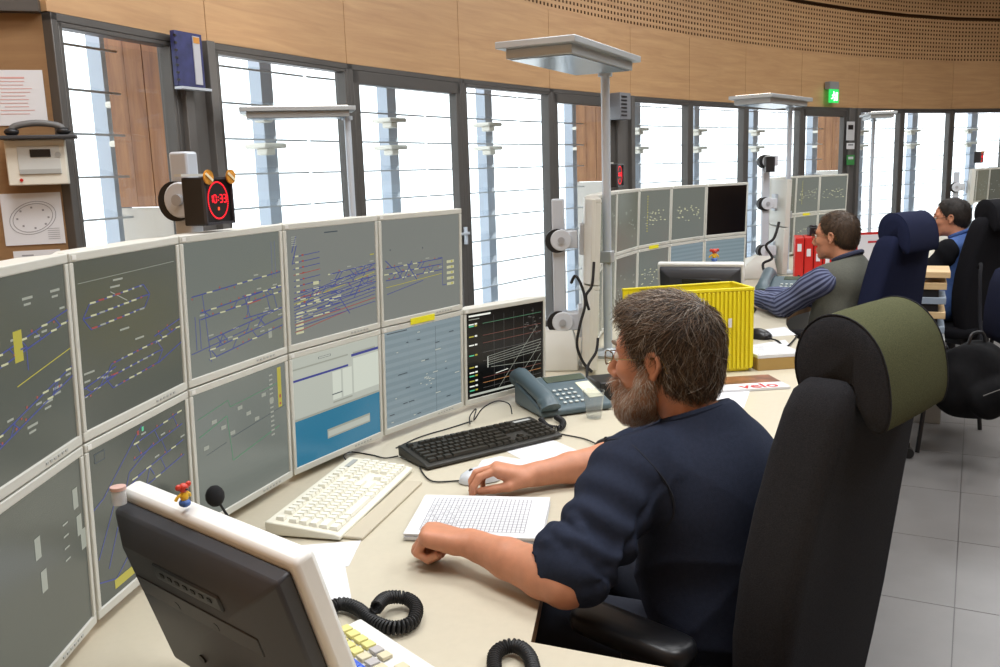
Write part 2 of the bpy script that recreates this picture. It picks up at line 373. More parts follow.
# ================================================================== screens
MW, MH = 0.399, 0.335                    # pitch of the screen wall
SW, SH = MW - 0.003 - 0.026, MH - 0.003 - 0.034
TAU = 0.035
def emis(name, col, k=1.0, rough=0.3):
    return mat('screen_' + name, '#08090A', rough, emit=col, estr=k, spec=0.35)
SC = {'grey': emis('grey_green', '#5C6056', 0.9, 0.22), 'grey2': emis('grey', '#6C716B', 0.92, 0.22), 'grey3': emis('neutral_grey', '#787B76', 0.92, 0.22), 'dark': emis('dark_grey', '#51544D', 0.9, 0.22),
      'black': emis('black', '#0A0807', 0.6, 0.2), 'off': emis('off_black', '#0C0607', 0.5, 0.2), 'slate': emis('slate', '#7C8B91', 0.95, 0.22),
      'blue': emis('line_blue', '#3B4380'), 'lblue': emis('line_slate_blue', '#585F7E'), 'cream': emis('mark_cream', '#B4B492'), 'pale': emis('mark_pale', '#8E9186'), 'red': emis('mark_red', '#93423C'),
      'green': emis('line_green', '#4C7A5C'), 'yellow': emis('mark_yellow', '#A39A3C'), 'teal': emis('teal', '#2B6C88', 1.0, 0.22), 'window': emis('window_grey', '#A8ACA2'), 'white': emis('light_box', '#BFC4B8'),
      'navy': emis('title_navy', '#2F357E'), 'stripe': emis('stripe_grey', '#738389', 0.95, 0.22), 'ink': emis('ink', '#3E474D'), 'orange': emis('line_orange', '#B07A4C'), 'bright': emis('mark_white', '#E4E6DC'),
      'dgrey': emis('line_dim', '#4A4846'), 'lgreen': emis('mark_green', '#4FB58A'), 'rust': emis('line_rust', '#6A4038')}
class Gfx:
    """flat display print on a screen, u,v in 0..1"""
    def __init__(s, w=SW, h=SH): s.w = w; s.h = h; s.d = {}; s.n = 0
    def _q(s, pts, col):
        y = -0.0006 - 0.000004 * (s.n % 60); s.n += 1
        s.d.setdefault(col, []).append([((u - 0.5) * s.w, y, (v - 0.5) * s.h) for u, v in pts])
    def rect(s, u0, v0, u1, v1, col): s._q([(u0, v0), (u1, v0), (u1, v1), (u0, v1)], col)
    def line(s, u0, v0, u1, v1, col='blue', th=0.0045):
        dx, dy = (u1 - u0) * s.w, (v1 - v0) * s.h; L = math.hypot(dx, dy)
        if L < 1e-6: return
        nx, ny = -dy / L * th * s.h * 0.9 / s.w / 1.0, dx / L * th
        nx = -dy / L * th * s.h / s.w; ny = dx / L * th
        s._q([(u0 + nx, v0 + ny), (u1 + nx, v1 + ny), (u1 - nx, v1 - ny), (u0 - nx, v0 - ny)], col)
    def poly(s, pts, col='blue', th=0.0045):
        for a, b in zip(pts[:-1], pts[1:]): s.line(a[0], a[1], b[0], b[1], col, th)
    def dash(s, u, v, col='cream', w=0.05, h=0.009): s.rect(u - w / 2, v - h / 2, u + w / 2, v + h / 2, col)
    def build(s, parent):
        if not s.d: return
        m = MB(); mats = []
        for i, (c, qs) in enumerate(s.d.items()):
            m.mi = i; mats.append(SC[c])
            for q in qs: m.quad(*q)
        o = m.build('display_print', mats, parent); o['kind'] = 'stuff'; return o
def tracks(g, rnd, u0, u1, vs, slope=0.0, cross=3, dens=1.0):
    """a few parallel railway tracks with crossovers, signals and train-number boxes"""
    for v in vs: g.line(u0, v, u1, v + slope * (u1 - u0), 'blue', 0.004)
    at = lambda u, v: v + slope * (u - u0)
    for _ in range(cross):
        i = rnd.randrange(len(vs) - 1) if len(vs) > 1 else 0
        if len(vs) < 2: break
        u = rnd.uniform(u0 + 0.02, u1 - 0.10); a, b = vs[i], vs[i + 1]
        if rnd.random() < 0.5: a, b = b, a
        g.line(u, at(u, a), u + 0.05, at(u + 0.05, b), 'blue', 0.0035)
    for v in vs:
        u = u0 + rnd.uniform(0, 0.05)
        while u < u1:
            k = rnd.random()
            if k < 0.40: g.dash(u, at(u, v), 'cream', 0.055, 0.011)
            elif k < 0.68: g.dash(u, at(u, v) + 0.014, 'red', 0.012, 0.013)
            elif k < 0.8: g.dash(u, at(u, v) - 0.016, 'red', 0.012, 0.011)
            elif k < 0.92: g.dash(u, at(u, v) + 0.03, 'pale', 0.05, 0.012)
            u += rnd.uniform(0.05, 0.12) / dens
def loop(g, rnd, u0, u1, v, hgt=0.12):
    """passing loop: three tracks joined at both ends"""
    for k in (-1, 0, 1):
        g.poly([(u0, v), (u0 + 0.06, v + k * hgt), (u1 - 0.06, v + k * hgt + 0.04), (u1, v + 0.04)], 'blue', 0.004)
        for u in np.arange(u0 + 0.09, u1 - 0.08, 0.075):
            g.dash(u, v + k * hgt + 0.04 * (u - u0) / (u1 - u0), rnd.choice(['cream', 'cream', 'red', 'pale']), rnd.choice([0.05, 0.02]), 0.011)
def content(kind, seed=0):
    g = Gfx(); rnd = random.Random(seed); bg = 'grey'
    if kind == 'U0':
        bg = 'dark'; tracks(g, rnd, 0.0, 1.0, [0.50, 0.56], 0.18, 5); tracks(g, rnd, 0.0, 1.0, [0.10, 0.155], 0.26, 6); g.rect(0.5, 0.56, 0.57, 0.72, 'yellow')
        g.poly([(0.55, 0.62), (0.6, 0.62), (0.6, 0.5)], 'blue'); g.line(0.5, 0.44, 1, 0.52, 'yellow', 0.003)
        for u, v in ((0.6, 0.86), (0.85, 0.86), (0.7, 0.28), (0.8, 0.33), (0.55, 0.2)): g.rect(u, v, u + 0.09, v + 0.014, 'pale'); g.rect(u + 0.01, v - 0.03, u + 0.07, v - 0.018, 'pale')
    elif kind == 'U1':
        bg = 'dark'; loop(g, rnd, 0.05, 0.68, 0.66, 0.075); loop(g, rnd, 0.2, 0.78, 0.26, 0.075); tracks(g, rnd, 0.0, 0.3, [0.2, 0.25], 0.2, 2); tracks(g, rnd, 0.7, 1.0, [0.36, 0.41], 0.2, 2); g.line(0.72, 0.22, 1, 0.3, 'blue')
        for u, v in ((0.33, 0.84), (0.36, 0.52), (0.5, 0.43), (0.02, 0.33), (0.3, 0.8)): g.rect(u, v, u + 0.09, v + 0.012, 'pale')
        g.line(0.3, 0.78, 0.45, 0.7, 'pale', 0.003); g.line(0.03, 0.87, 0.97, 0.885, 'pale', 0.0015)
    elif kind == 'U2':
        bg = 'grey2'; tracks(g, rnd, 0.05, 1.0, [0.60], 0.06, 0); tracks(g, rnd, 0.12, 1.0, [0.42, 0.47], 0.08, 4); tracks(g, rnd, 0.18, 1.0, [0.1, 0.17, 0.25], 0.12, 7); tracks(g, rnd, 0.55, 1.0, [0.34, 0.52], 0.02, 4)
        g.line(0.15, 0.6, 0.2, 0.08, 'blue', 0.003); g.line(0.07, 0.2, 0.07, 0.45, 'blue', 0.003); g.line(0.11, 0.2, 0.11, 0.43, 'blue', 0.003); g.line(0.02, 0.18, 0.6, 0.25, 'blue', 0.003)
        for u in (0.9, 0.94): g.line(u, 0.62, u, 0.92, 'lblue', 0.003)
        g.line(0.6, 0.45, 0.75, 0.46, 'red', 0.004); g.line(0.7, 0.33, 0.78, 0.25, 'blue'); g.line(0.78, 0.33, 0.7, 0.25, 'blue'); g.rect(0.82, 0.12, 0.86, 0.2, 'pale')
    elif kind == 'U3':
        bg = 'grey3'
        for k in range(9): g.line(0.06, 0.76 - 0.052 * k, 0.34, 0.78 - 0.052 * k, 'red' if k % 4 == 3 else 'blue', 0.003); g.dash(0.16, 0.77 - 0.052 * k, 'red', 0.02, 0.014); g.dash(0.10, 0.765 - 0.052 * k, 'cream', 0.035, 0.014)
        for k in range(11): g.line(0.05, 0.30 - 0.026 * k + 0.1, 0.98, 0.58 - 0.04 * k * 0.9, 'blue' if k not in (2, 9) else ('yellow' if k == 2 else 'red'), 0.0032)
        tracks(g, rnd, 0.45, 1.0, [0.32, 0.38, 0.44, 0.5, 0.56], 0.06, 14, 1.1); tracks(g, rnd, 0.1, 0.55, [0.2, 0.26, 0.32, 0.38, 0.44], 0.05, 8, 1.1)
        for k in range(6): g.rect(0.06 + 0.002 * k, 0.08 + 0.035 * k, 0.14, 0.1 + 0.035 * k, 'cream')
        for k in range(4): g.rect(0.26, 0.34 + 0.05 * k, 0.32, 0.37 + 0.05 * k, 'cream')
        g.line(0.05, 0.10, 0.7, 0.2, 'red', 0.003); g.line(0.72, 0.3, 0.86, 0.52, 'blue'); g.line(0.5, 0.4, 0.66, 0.16, 'blue'); g.line(0.05, 0.7, 0.1, 0.86, 'blue'); g.line(0.05, 0.8, 0.1, 0.94, 'blue')
        for k in range(5): g.rect(0.05, 0.86 + 0.018 * k, 0.1, 0.867 + 0.018 * k, 'pale')
        g.rect(0.4, 0.94, 0.55, 0.95, 'ink'); g.rect(0.93, 0.68, 0.98, 0.69, 'yellow')
    elif kind == 'U4':
        bg = 'grey3'; tracks(g, rnd, 0.04, 0.75, [0.40, 0.46, 0.52], 0.03, 10, 1.0); g.line(0.04, 0.33, 0.75, 0.38, 'yellow', 0.003); g.line(0.04, 0.6, 0.12, 0.52, 'blue'); g.line(0.25, 0.38, 0.36, 0.56, 'blue'); g.line(0.3, 0.54, 0.42, 0.36, 'blue'); g.line(0.05, 0.26, 0.5, 0.34, 'blue', 0.003)
        g.poly([(0.7, 0.55), (0.76, 0.55), (0.76, 0.25), (0.9, 0.26)], 'blue', 0.003)
        for k in range(5): g.rect(0.82, 0.24 + 0.06 * k, 0.92, 0.27 + 0.06 * k, 'cream'); g.rect(0.88, 0.245 + 0.06 * k, 0.9, 0.265 + 0.06 * k, 'yellow')
        for u, v in ((0.1, 0.7), (0.5, 0.68)): g.dash(u, v, 'ink', 0.01, 0.012)
    elif kind == 'L0':
        bg = 'dark'
        for u, v in ((0.52, 0.62), (0.55, 0.42), (0.9, 0.72), (0.92, 0.55), (0.95, 0.45)): g.rect(u, v, u + 0.05, v + 0.12, 'pale')
        for k in range(4): g.rect(0.78, 0.68 - 0.07 * k, 0.83, 0.69 - 0.07 * k, 'pale')
    elif kind == 'L1':
        bg = 'dark'; g.poly([(0.0, 0.62), (0.1, 0.66), (0.5, 0.98)], 'blue', 0.004); g.poly([(0.1, 0.2), (0.35, 0.72), (0.62, 0.82)], 'blue', 0.004); g.poly([(0.02, 0.3), (0.2, 0.6), (0.55, 0.68), (0.6, 0.6)], 'blue', 0.004)
        tracks(g, rnd, 0.4, 0.95, [0.55, 0.66, 0.78, 0.88], 0.1, 6, 0.8); g.poly([(0.0, 0.16), (0.16, 0.1), (0.3, 0.2)], 'blue', 0.004); g.rect(0.14, 0.04, 0.42, 0.1, 'yellow'); g.rect(0.05, 0.9, 0.14, 0.96, 'ink'); g.rect(0.056, 0.906, 0.134, 0.954, 'dark')
        g.rect(0.45, 0.93, 0.47, 0.96, 'red'); g.rect(0.5, 0.94, 0.52, 0.97, 'lgreen')
    elif kind == 'L2':
        bg = 'grey2'; g.poly([(0.04, 0.66), (0.32, 0.74), (0.36, 0.36), (0.9, 0.46)], 'green', 0.004); g.poly([(0.04, 0.8), (0.34, 0.86), (0.36, 0.8), (0.95, 0.84)], 'green', 0.003); g.line(0.36, 0.55, 0.98, 0.62, 'ink', 0.0025); g.line(0.1, 0.5, 0.3, 0.53, 'ink', 0.002)
        for k in range(14): g.rect(0.80, 0.40 + 0.04 * k, 0.84, 0.415 + 0.04 * k, 'pale')
        for k in range(9): g.dash(0.1 + 0.09 * k, 0.56 + 0.25 * ((k * 37) % 10) / 10, 'pale', 0.05, 0.03)
        g.rect(0.90, 0.62, 0.945, 0.97, 'yellow'); g.rect(0.915, 0.70, 0.935, 0.73, 'red'); g.rect(0.915, 0.64, 0.935, 0.66, 'red')
    elif kind == 'L3':
        bg = 'window'; g.rect(0, 0, 1, 0.42, 'teal'); g.rect(0, 0.78, 0.62, 0.80, 'navy'); g.rect(0.66, 0.86, 1, 0.885, 'navy'); g.rect(0, 0.885, 0.62, 0.9, 'pale'); g.rect(0.28, 0.93, 0.42, 0.95, 'ink'); g.rect(0.285, 0.933, 0.415, 0.947, 'window'); g.rect(0.68, 0.885, 0.96, 0.9, 'pale')
        g.rect(0.43, 0.5, 0.53, 0.77, 'white'); g.rect(0.55, 0.5, 0.66, 0.77, 'white'); g.rect(0.68, 0.5, 1, 0.84, 'white'); g.rect(0.43, 0.47, 0.66, 0.485, 'pale'); g.rect(0.0, 0.42, 1, 0.44, 'pale'); g.rect(0.42, 0.55, 0.54, 0.56, 'ink'); g.rect(0.35, 0.15, 0.87, 0.24, 'pale'); g.rect(0.36, 0.165, 0.86, 0.22, 'window')
    elif kind == 'L4':
        bg = 'slate'
        for k in range(12): g.rect(0.0, 0.03 + 0.08 * k, 1, 0.07 + 0.08 * k, 'stripe')
        g.rect(0, 0.965, 1, 1, 'slate'); g.rect(0.03, 0.975, 0.28, 0.985, 'ink'); g.line(0.65, 0.0, 0.65, 0.95, 'ink', 0.002); g.line(0.3, 0.0, 0.3, 0.95, 'stripe', 0.002)
        for _ in range(46): u, v = rnd.uniform(0.03, 0.92), 0.05 + 0.08 * rnd.randrange(12); g.rect(u, v - 0.008, u + rnd.uniform(0.02, 0.07), v + 0.002, rnd.choice(['ink', 'stripe', 'window']))
        for _ in range(14): u, v = 0.55 + rnd.gauss(0, 0.05), 0.36 + rnd.gauss(0, 0.04); g.rect(u, v, u + 0.02, v + 0.01, 'window')
    elif kind == 'L5':
        bg = 'black'
        for k in range(6): u = 0.34 + 0.13 * k; g.line(u, 0.08, u, 0.94, 'dgrey', 0.0022)
        for v, c in ((0.86, 'green'), (0.72, 'rust'), (0.63, 'rust'), (0.52, 'dgrey'), (0.42, 'dgrey'), (0.22, 'rust'), (0.16, 'orange'), (0.1, 'dgrey')): g.line(0.2, v, 0.97, v + 0.01, c, 0.0028)
        for k in range(5): g.line(0.26, 0.36 + 0.025 * k, 0.97, 0.40 + 0.034 * k, 'pale', 0.0025)
        for a, b2 in (((0.4, 0.06), (0.92, 0.72)), ((0.62, 0.06), (0.97, 0.5)), ((0.75, 0.06), (0.97, 0.36)), ((0.3, 0.33), (0.97, 0.27))): g.line(*a, *b2, 'pale', 0.0025)
        g.line(0.36, 0.24, 0.52, 0.26, 'bright', 0.004); g.rect(0.03, 0.955, 0.3, 0.975, 'bright'); g.rect(0.03, 0.92, 0.16, 0.93, 'pale')
        for k, v in enumerate((0.86, 0.84, 0.72, 0.62, 0.5, 0.36, 0.3, 0.26, 0.2, 0.14, 0.09)): g.rect(0.03, v, 0.09, v + 0.014, ['bright', 'lgreen', 'yellow'][k % 3]); g.rect(0.1, v, 0.13, v + 0.018, ['bright', 'yellow', 'bright'][k % 3])
        g.line(0.26, 0.33, 0.26, 0.46, 'bright', 0.004)
        for _ in range(18): g.dash(rnd.uniform(0.75, 0.97), rnd.uniform(0.6, 0.92), 'dgrey', 0.03, 0.01)
        g.rect(0.03, 0.03, 0.97, 0.055, 'window')
    elif kind == 'far_marks':
        bg = 'grey2'
        for _ in range(30): g.dash(0.1 + 0.8 * rnd.random(), 0.35 + 0.3 * rnd.random(), rnd.choice(['pale', 'cream', 'cream']), 0.045, 0.016)
        if seed % 2 == 0:
            for k in range(14): g.dash(0.25, 0.25 + 0.05 * k, 'yellow', 0.03, 0.02)
    elif kind == 'far_plain': bg = 'grey' if seed % 2 else 'dark'; [g.dash(rnd.random() * 0.8 + 0.1, rnd.random() * 0.5 + 0.2, 'pale', 0.05, 0.012) for _ in range(10)]
    elif kind == 'far_slate': bg = 'slate'; [g.rect(0, 0.03 + 0.08 * k, 1, 0.07 + 0.08 * k, 'stripe') for k in range(12)]
    elif kind == 'off': bg = 'off'
    return bg, g
def monitor(pos, ang, kind, label, group, seed=0, extra=None, tilt=TAU):
    r = thing('display_monitor', label, 'monitor', pos, 0, group); r.rotation_euler = Euler((tilt, 0, ang), 'XYZ')
    w, h = MW - 0.006, MH - 0.003; bs, bt, bb_ = 0.0115, 0.016, 0.018
    m = MB(); D = 0.022
    m.box((0, D / 2, h - bt / 2), (w, D, bt)); m.box((0, D / 2, bb_ / 2), (w, D, bb_)); m.box((-w / 2 + bs / 2, D / 2, h / 2), (bs, D, h - bt - bb_)); m.box((w / 2 - bs / 2, D / 2, h / 2), (bs, D, h - bt - bb_))
    fr = m.build('bezel', M_BEZEL, r, bevel=0.002)
    m = MB(); cx = 0; n = 6
    for k in range(n): m.box((w * 0.16 + 0.014 * k, -0.0005, bb_ / 2), (0.007, 0.002, 0.004))
    m.build('button_row', M_BEZELD, fr)
    m = MB(); m.box((-w / 2 + 0.012, -0.0005, h - bt / 2), (0.012, 0.002, 0.008)); m.build('badge', M_WHITEP, fr)
    bg, g = content(kind, seed)
    m = MB(); m.box((0, 0, 0), (SW + 0.002, 0.006, SH + 0.002)); sc = m.build('screen', SC[bg], r, loc=(0, 0.0065, bb_ + SH / 2)); g_o = g.build(sc)
    if g_o is not None: g_o.location = (0, -0.003, 0)
    m = MB(); m.prism([(-w / 2, 0.02), (w / 2, 0.02), (w / 2, 0.034), (w * 0.36, 0.06), (-w * 0.36, 0.06), (-w / 2, 0.034)], 0.002, h - 0.002); m.build('back_housing', M_BEZEL, r, bevel=0.003)
    m = MB(); m.box((0, 0.068, h / 2), (0.12, 0.018, 0.12)); m.build('mount_plate', M_ALU, r, bevel=0.002)
    if extra == 'yellow_label':
        m = MB(); m.box((-0.01, -0.001, h + 0.001), (0.17 * 0.68, 0.002, 0.019)); m.build('yellow_label', mat('yellow_sticker', '#E8E020', 0.5), r); 
    return r
Z_MID = CAM_H - 0.107 - MH
def bank(J, first, rows, labels, group, seed0=0):
    """J = plan points of the joints on the middle line; rows = {(row,col):kind}"""
    out = {}
    for (row, c), kind in rows.items():
        a, b2 = J[c - first], J[c - first + 1]; t = (b2 - a).normalized(); n = Vector((t.y, -t.x, 0)); mid = (a + b2) / 2
        p = mid + Vector((0, 0, Z_MID)) if row == 'U' else mid - n * TAU * MH + Vector((0, 0, Z_MID - MH))
        out[(row, c)] = monitor(p, math.atan2(t.y, t.x), kind, labels[(row, c)], group, seed0 + c * 7 + (3 if row == 'L' else 0), 'yellow_label' if (row, c) == ('L', 4) else None)
    return out
V2 = lambda *q: [Vector((x, y, 0)) for x, y in q]
def even(J, c):
    """same bearings, joints exactly one pitch apart, joint c stays"""
    d = [(J[i + 1] - J[i]).normalized() for i in range(len(J) - 1)]; out = list(J)
    for i in range(c, len(J) - 1): out[i + 1] = out[i] + d[i] * MW
    for i in range(c - 1, -1, -1): out[i] = out[i + 1] - d[i] * MW
    return out
J1 = V2((-0.72, 1.13), (-0.73, 1.53), (-0.68, 1.92), (-0.55, 2.29), (-0.35, 2.64), (-0.12, 2.96), (0.18, 3.24)); J1 = even(J1, 3)
rows1 = {('U', c): 'U%d' % c for c in range(5)}; rows1.update({('L', c): 'L%d' % c for c in range(6)})
lab1 = {('U', 0): 'upper grey track-plan screen nearest the wooden pier', ('U', 1): 'upper screen with two track loops, above the purple-lined screen', ('U', 2): 'upper grey-green track-plan screen below the red digital clock',
        ('U', 3): 'upper screen with the dense red and blue station plan', ('U', 4): 'upper screen with small track cluster, above the yellow sticker',
        ('L', 0): 'lower dark screen with pale boxes behind the black-backed monitor', ('L', 1): 'lower screen with slanting blue lines and a yellow bar', ('L', 2): 'lower grey screen with a green line and yellow strip',
        ('L', 3): 'lower screen with blue-green desktop and grey program windows', ('L', 4): 'lower screen showing a blue-grey striped table, under yellow sticker', ('L', 5): 'lower black screen with a time graph beside the telephone'}
bank1 = bank(J1, 0, rows1, lab1, 'screens of the big curved screen wall')
J2 = V2((0.39, 3.45), (0.42, 3.85), (0.50, 4.25), (0.61, 4.63), (0.78, 4.99), (1.02, 5.31), (1.29, 5.60), (1.61, 5.83)); J2 = even(J2, 4)
rows2 = {}; lab2 = {}
kinds2 = ['far_plain', 'far_plain', 'far_plain', 'far_plain', 'far_marks', 'far_marks', 'off']
desc = ['first', 'second', 'third', 'fourth', 'fifth', 'sixth', 'seventh']
for c in range(7):
    rows2[('U', c)] = kinds2[c]; rows2[('L', c)] = ['far_plain', 'far_plain', 'far_plain', 'far_plain', 'far_marks', 'far_slate', 'far_slate'][c]
    lab2[('U', c)] = 'upper screen of the second screen wall, %s column from the tall lamp pole' % desc[c]
    lab2[('L', c)] = 'lower screen of the second screen wall, %s column from the tall lamp pole' % desc[c]
lab2[('U', 6)] = 'upper black switched-off screen at the end of the second wall'
bank2 = bank(J2, 0, rows2, lab2, 'screens of the second screen wall', 100)
M3 = [by(777, 222, 6.85), by(793, 221, 7.05), by(818, 218, 7.28), by(853, 214.5, 7.5)]
d0 = Vector((-0.06, -0.40, 0)); J3 = [Vector((p.x, p.y, 0)) for p in M3]
s3 = 0.399; dirs = [math.radians(q) for q in (86, 78, 66, 52, 42, 33)]; J3 = [Vector((2.06, 6.35, 0))]
for q in dirs: J3.append(J3[-1] + Vector((math.cos(q), math.sin(q), 0)) * s3)
rows3 = {}; lab3 = {}
for c in range(6):
    for rw in 'UL':
        rows3[(rw, c)] = 'far_plain' if c < 4 else 'far_marks'; lab3[(rw, c)] = '%s grey screen of the third screen wall, %s column from its steel post' % ('upper' if rw == 'U' else 'lower', desc[c])
bank3 = bank(J3, 0, rows3, lab3, 'screens of the third screen wall', 200)
J4 = [Vector((4.50, 8.55, 0))]
for q in (60, 46, 34, 24): J4.append(J4[-1] + Vector((math.cos(math.radians(q)), math.sin(math.radians(q)), 0)) * s3)
rows4 = {('U', c): 'far_plain' for c in range(4)}; lab4 = {('U', c): 'small grey screen behind the man in blue, %s from the window side' % desc[c] for c in range(4)}
bank4 = bank(J4, 0, rows4, lab4, 'screens of the farthest screen wall', 300)

# ------------------------------------------------------------------ steel posts with round hubs carrying the screens
M_HUB = mat('hub_grey', '#C6CBD2', 0.45)
def screen_post(pos, ang, hubs, top, label, group=None, foot=True, z0=0.74):
    """local -y points to the screens' front, hubs = heights, arms reach to the screens"""
    r = thing('screen_post', label, 'monitor post', (pos[0], pos[1], z0), ang, group)
    m = MB(); m.box((0, 0, (top - z0) / 2), (0.044, 0.052, top - z0)); m.build('post', M_ALU, r, bevel=0.006)
    for hz in hubs:
        m = MB(); m.cyl((-0.046, -0.01, hz - z0), (0.046, -0.01, hz - z0), 0.043, 24); m.box((0, -0.042, hz - z0), (0.07, 0.07, 0.07)); hb = m.build('hub', M_HUB, r, smooth=True, bevel=0.004)
        m = MB(); m.cyl((-0.040, 0.006, hz - z0 - 0.003), (0.040, 0.006, hz - z0 - 0.003), 0.048, 24); m.build('rubber_rim', M_BLACKR, hb, smooth=True)
        m = MB(); m.cyl((-0.056, -0.01, hz - z0), (0.056, -0.01, hz - z0), 0.014, 16); m.build('bolt', M_STEEL, hb, smooth=True)
    if foot:
        m = MB(); m.loft([[(sx * a, y, z) for sx, y in ((-1, -b1), (1, -b1), (1, b2), (-1, b2))] for a, b1, b2, z in ((0.11, 0.07, 0.20, 0.0), (0.11, 0.07, 0.20, 0.05), (0.075, 0.06, 0.12, 0.12), (0.045, 0.05, 0.06, 0.16))]); m.build('foot', M_BEZEL, r, bevel=0.006)
    return r
def post_for(J, c, back, hubs, top, label, group='posts of the screen walls', frac=0.5):
    a, b2 = J[c], J[c + 1]; t = (b2 - a).normalized(); n = Vector((t.y, -t.x, 0)); p = a.lerp(b2, frac) - n * back
    return screen_post((p.x, p.y), math.atan2(t.y, t.x), hubs, top, label, group)
hz2 = (Z_MID - MH / 2, Z_MID + MH / 2)
pc = by(187, 200, 2.24)
clock_post = screen_post((pc.x, pc.y), math.atan2(0.95, 0.3), (0.93, 1.26, 1.50), 1.615, 'silver steel post with hub carrying the red digital clock', 'posts of the screen walls')
post_for(J1, 3, 0.155, hz2, 1.40, 'silver screen post hidden behind the dense station plan screen')
post_for(J2, 0, 0.155, hz2, 1.43, 'silver screen post with looping black cable beside the tall lamp')
post_for(J2, 4, 0.155, hz2, 1.41, 'silver screen post behind the second screen wall')
post_for(J3, 0, 0.155, hz2 + (1.56,), 1.60, 'silver screen post with three hubs beside the dark screen', frac=0.2)
post_for(J3, 4, 0.155, hz2, 1.41, 'silver screen post behind the third screen wall')
post_for(J4, 0, 0.155, (Z_MID + MH / 2,), 1.41, 'silver screen post behind the man in blue', frac=0.2)
post_for(J4, 3, 0.155, (Z_MID + MH / 2,), 1.41, 'silver screen post at the far end of the screens')
# ================================================================== worktops
DZ = 0.74
def worktop(name, poly, label, z=DZ, th=0.034):
    r = thing(name, label, 'desk', (0, 0, 0))
    m = MB(); m.prism(poly, z - 0.004, z); m.build('laminate_top', M_DESK, r)
    m = MB(); m.prism(poly, z - th, z - 0.0042); m.build('wood_edge_board', M_WOODEDGE, r)
    return r
def leg_panel(parent, a, b2, z1=DZ - 0.034, th=0.03, name='leg_panel'):
    a, b2 = Vector((a[0], a[1], 0)), Vector((b2[0], b2[1], 0)); t = b2 - a; m = MB()
    m.box((t.length / 2, 0, z1 / 2), (t.length, th, z1)); m.build(name, M_BEZELD, parent, loc=a, rz=math.atan2(t.y, t.x))
def offset_line(J, d):
    out = []
    for i in range(len(J)):
        t = (J[min(i + 1, len(J) - 1)] - J[max(i - 1, 0)]).normalized(); out.append(J[i] - Vector((t.y, -t.x, 0)) * d)
    return [(p.x, p.y) for p in out]
cut1 = [(p.x, p.y) for p in catmull([(0.059, 1.592, 0), (0.085, 1.75, 0), (0.15, 1.96, 0), (0.27, 2.15, 0), (0.45, 2.30, 0), (0.67, 2.38, 0), (0.90, 2.38, 0), (1.04, 2.33, 0)], 5)]
poly1 = [(-1.05, 0.72), (0.78, 0.72), (0.86, 1.08), (0.036, 1.438)] + cut1 + [(1.16, 2.55), (1.22, 3.0), (1.22, 3.74), (0.12, 3.74)] + offset_line(J1, 0.34)[::-1]
desk1 = worktop('control_desk', poly1, 'cream control desk curving round the man in the navy sweatshirt')
leg_panel(desk1, (-0.95, 0.8), (-0.95, 1.7)); leg_panel(desk1, (0.70, 0.78), (0.3, 1.2)); leg_panel(desk1, (-0.6, 2.75), (0.0, 3.4)); leg_panel(desk1, (1.12, 2.65), (1.12, 3.5)); leg_panel(desk1, (-0.45, 1.9), (-0.1, 2.7))
cut2 = [(p.x, p.y) for p in catmull([(1.36, 3.95, 0), (1.40, 4.25, 0), (1.47, 4.55, 0), (1.62, 4.9, 0), (1.9, 5.15, 0), (2.2, 5.2, 0)], 5)]
poly2 = [(0.12, 3.746), (1.30, 3.746)] + cut2 + [(2.32, 5.22), (2.36, 5.5), (2.36, 6.28), (1.75, 6.30)] + offset_line(J2, 0.34)[:0:-1]
desk2 = worktop('control_desk', poly2, 'cream control desk in front of the man in the striped sweater')
leg_panel(desk2, (0.3, 3.9), (1.2, 3.9)); leg_panel(desk2, (0.5, 4.6), (1.4, 5.9)); leg_panel(desk2, (2.18, 5.5), (2.18, 6.2)); leg_panel(desk2, (1.02, 4.25), (1.05, 4.7))
poly3 = [(1.78, 6.306), (2.95, 6.306), (3.05, 6.75), (3.3, 7.0), (3.8, 7.0), (4.0, 7.5), (3.9, 8.3)] + [(3.4, 8.4)] + offset_line(J3, 0.34)[::-1]
desk3 = worktop('control_desk', poly3, 'cream control desk under the third screen wall')
leg_panel(desk3, (1.95, 6.5), (2.42, 6.5)); leg_panel(desk3, (2.3, 7.3), (3.6, 8.2)); leg_panel(desk3, (3.85, 7.4), (3.75, 8.2))
poly4 = [(4.0, 8.0), (4.9, 8.0), (5.6, 8.5), (6.4, 8.6), (6.6, 9.3)] + offset_line(J4, 0.34)[::-1]
desk4 = worktop('control_desk', poly4, 'cream control desk under the farthest screens')
leg_panel(desk4, (4.3, 8.2), (5.2, 8.4)); leg_panel(desk4, (4.6, 8.8), (6.2, 9.3))

# ================================================================== things on the near desk
rnd = random.Random(5)
def cable(name, pts, r, label, m=M_BLACKR, cat='cable', n=10, group=None):
    p = catmull(pts, n); c = p[0].copy(); q = MB(); q.tube([v - c for v in p], r, 6); o = q.build(name, m, smooth=True, loc=c); return tag(o, label, cat, group)
P = lambda x, y, z=DZ: bz(x, y, z)
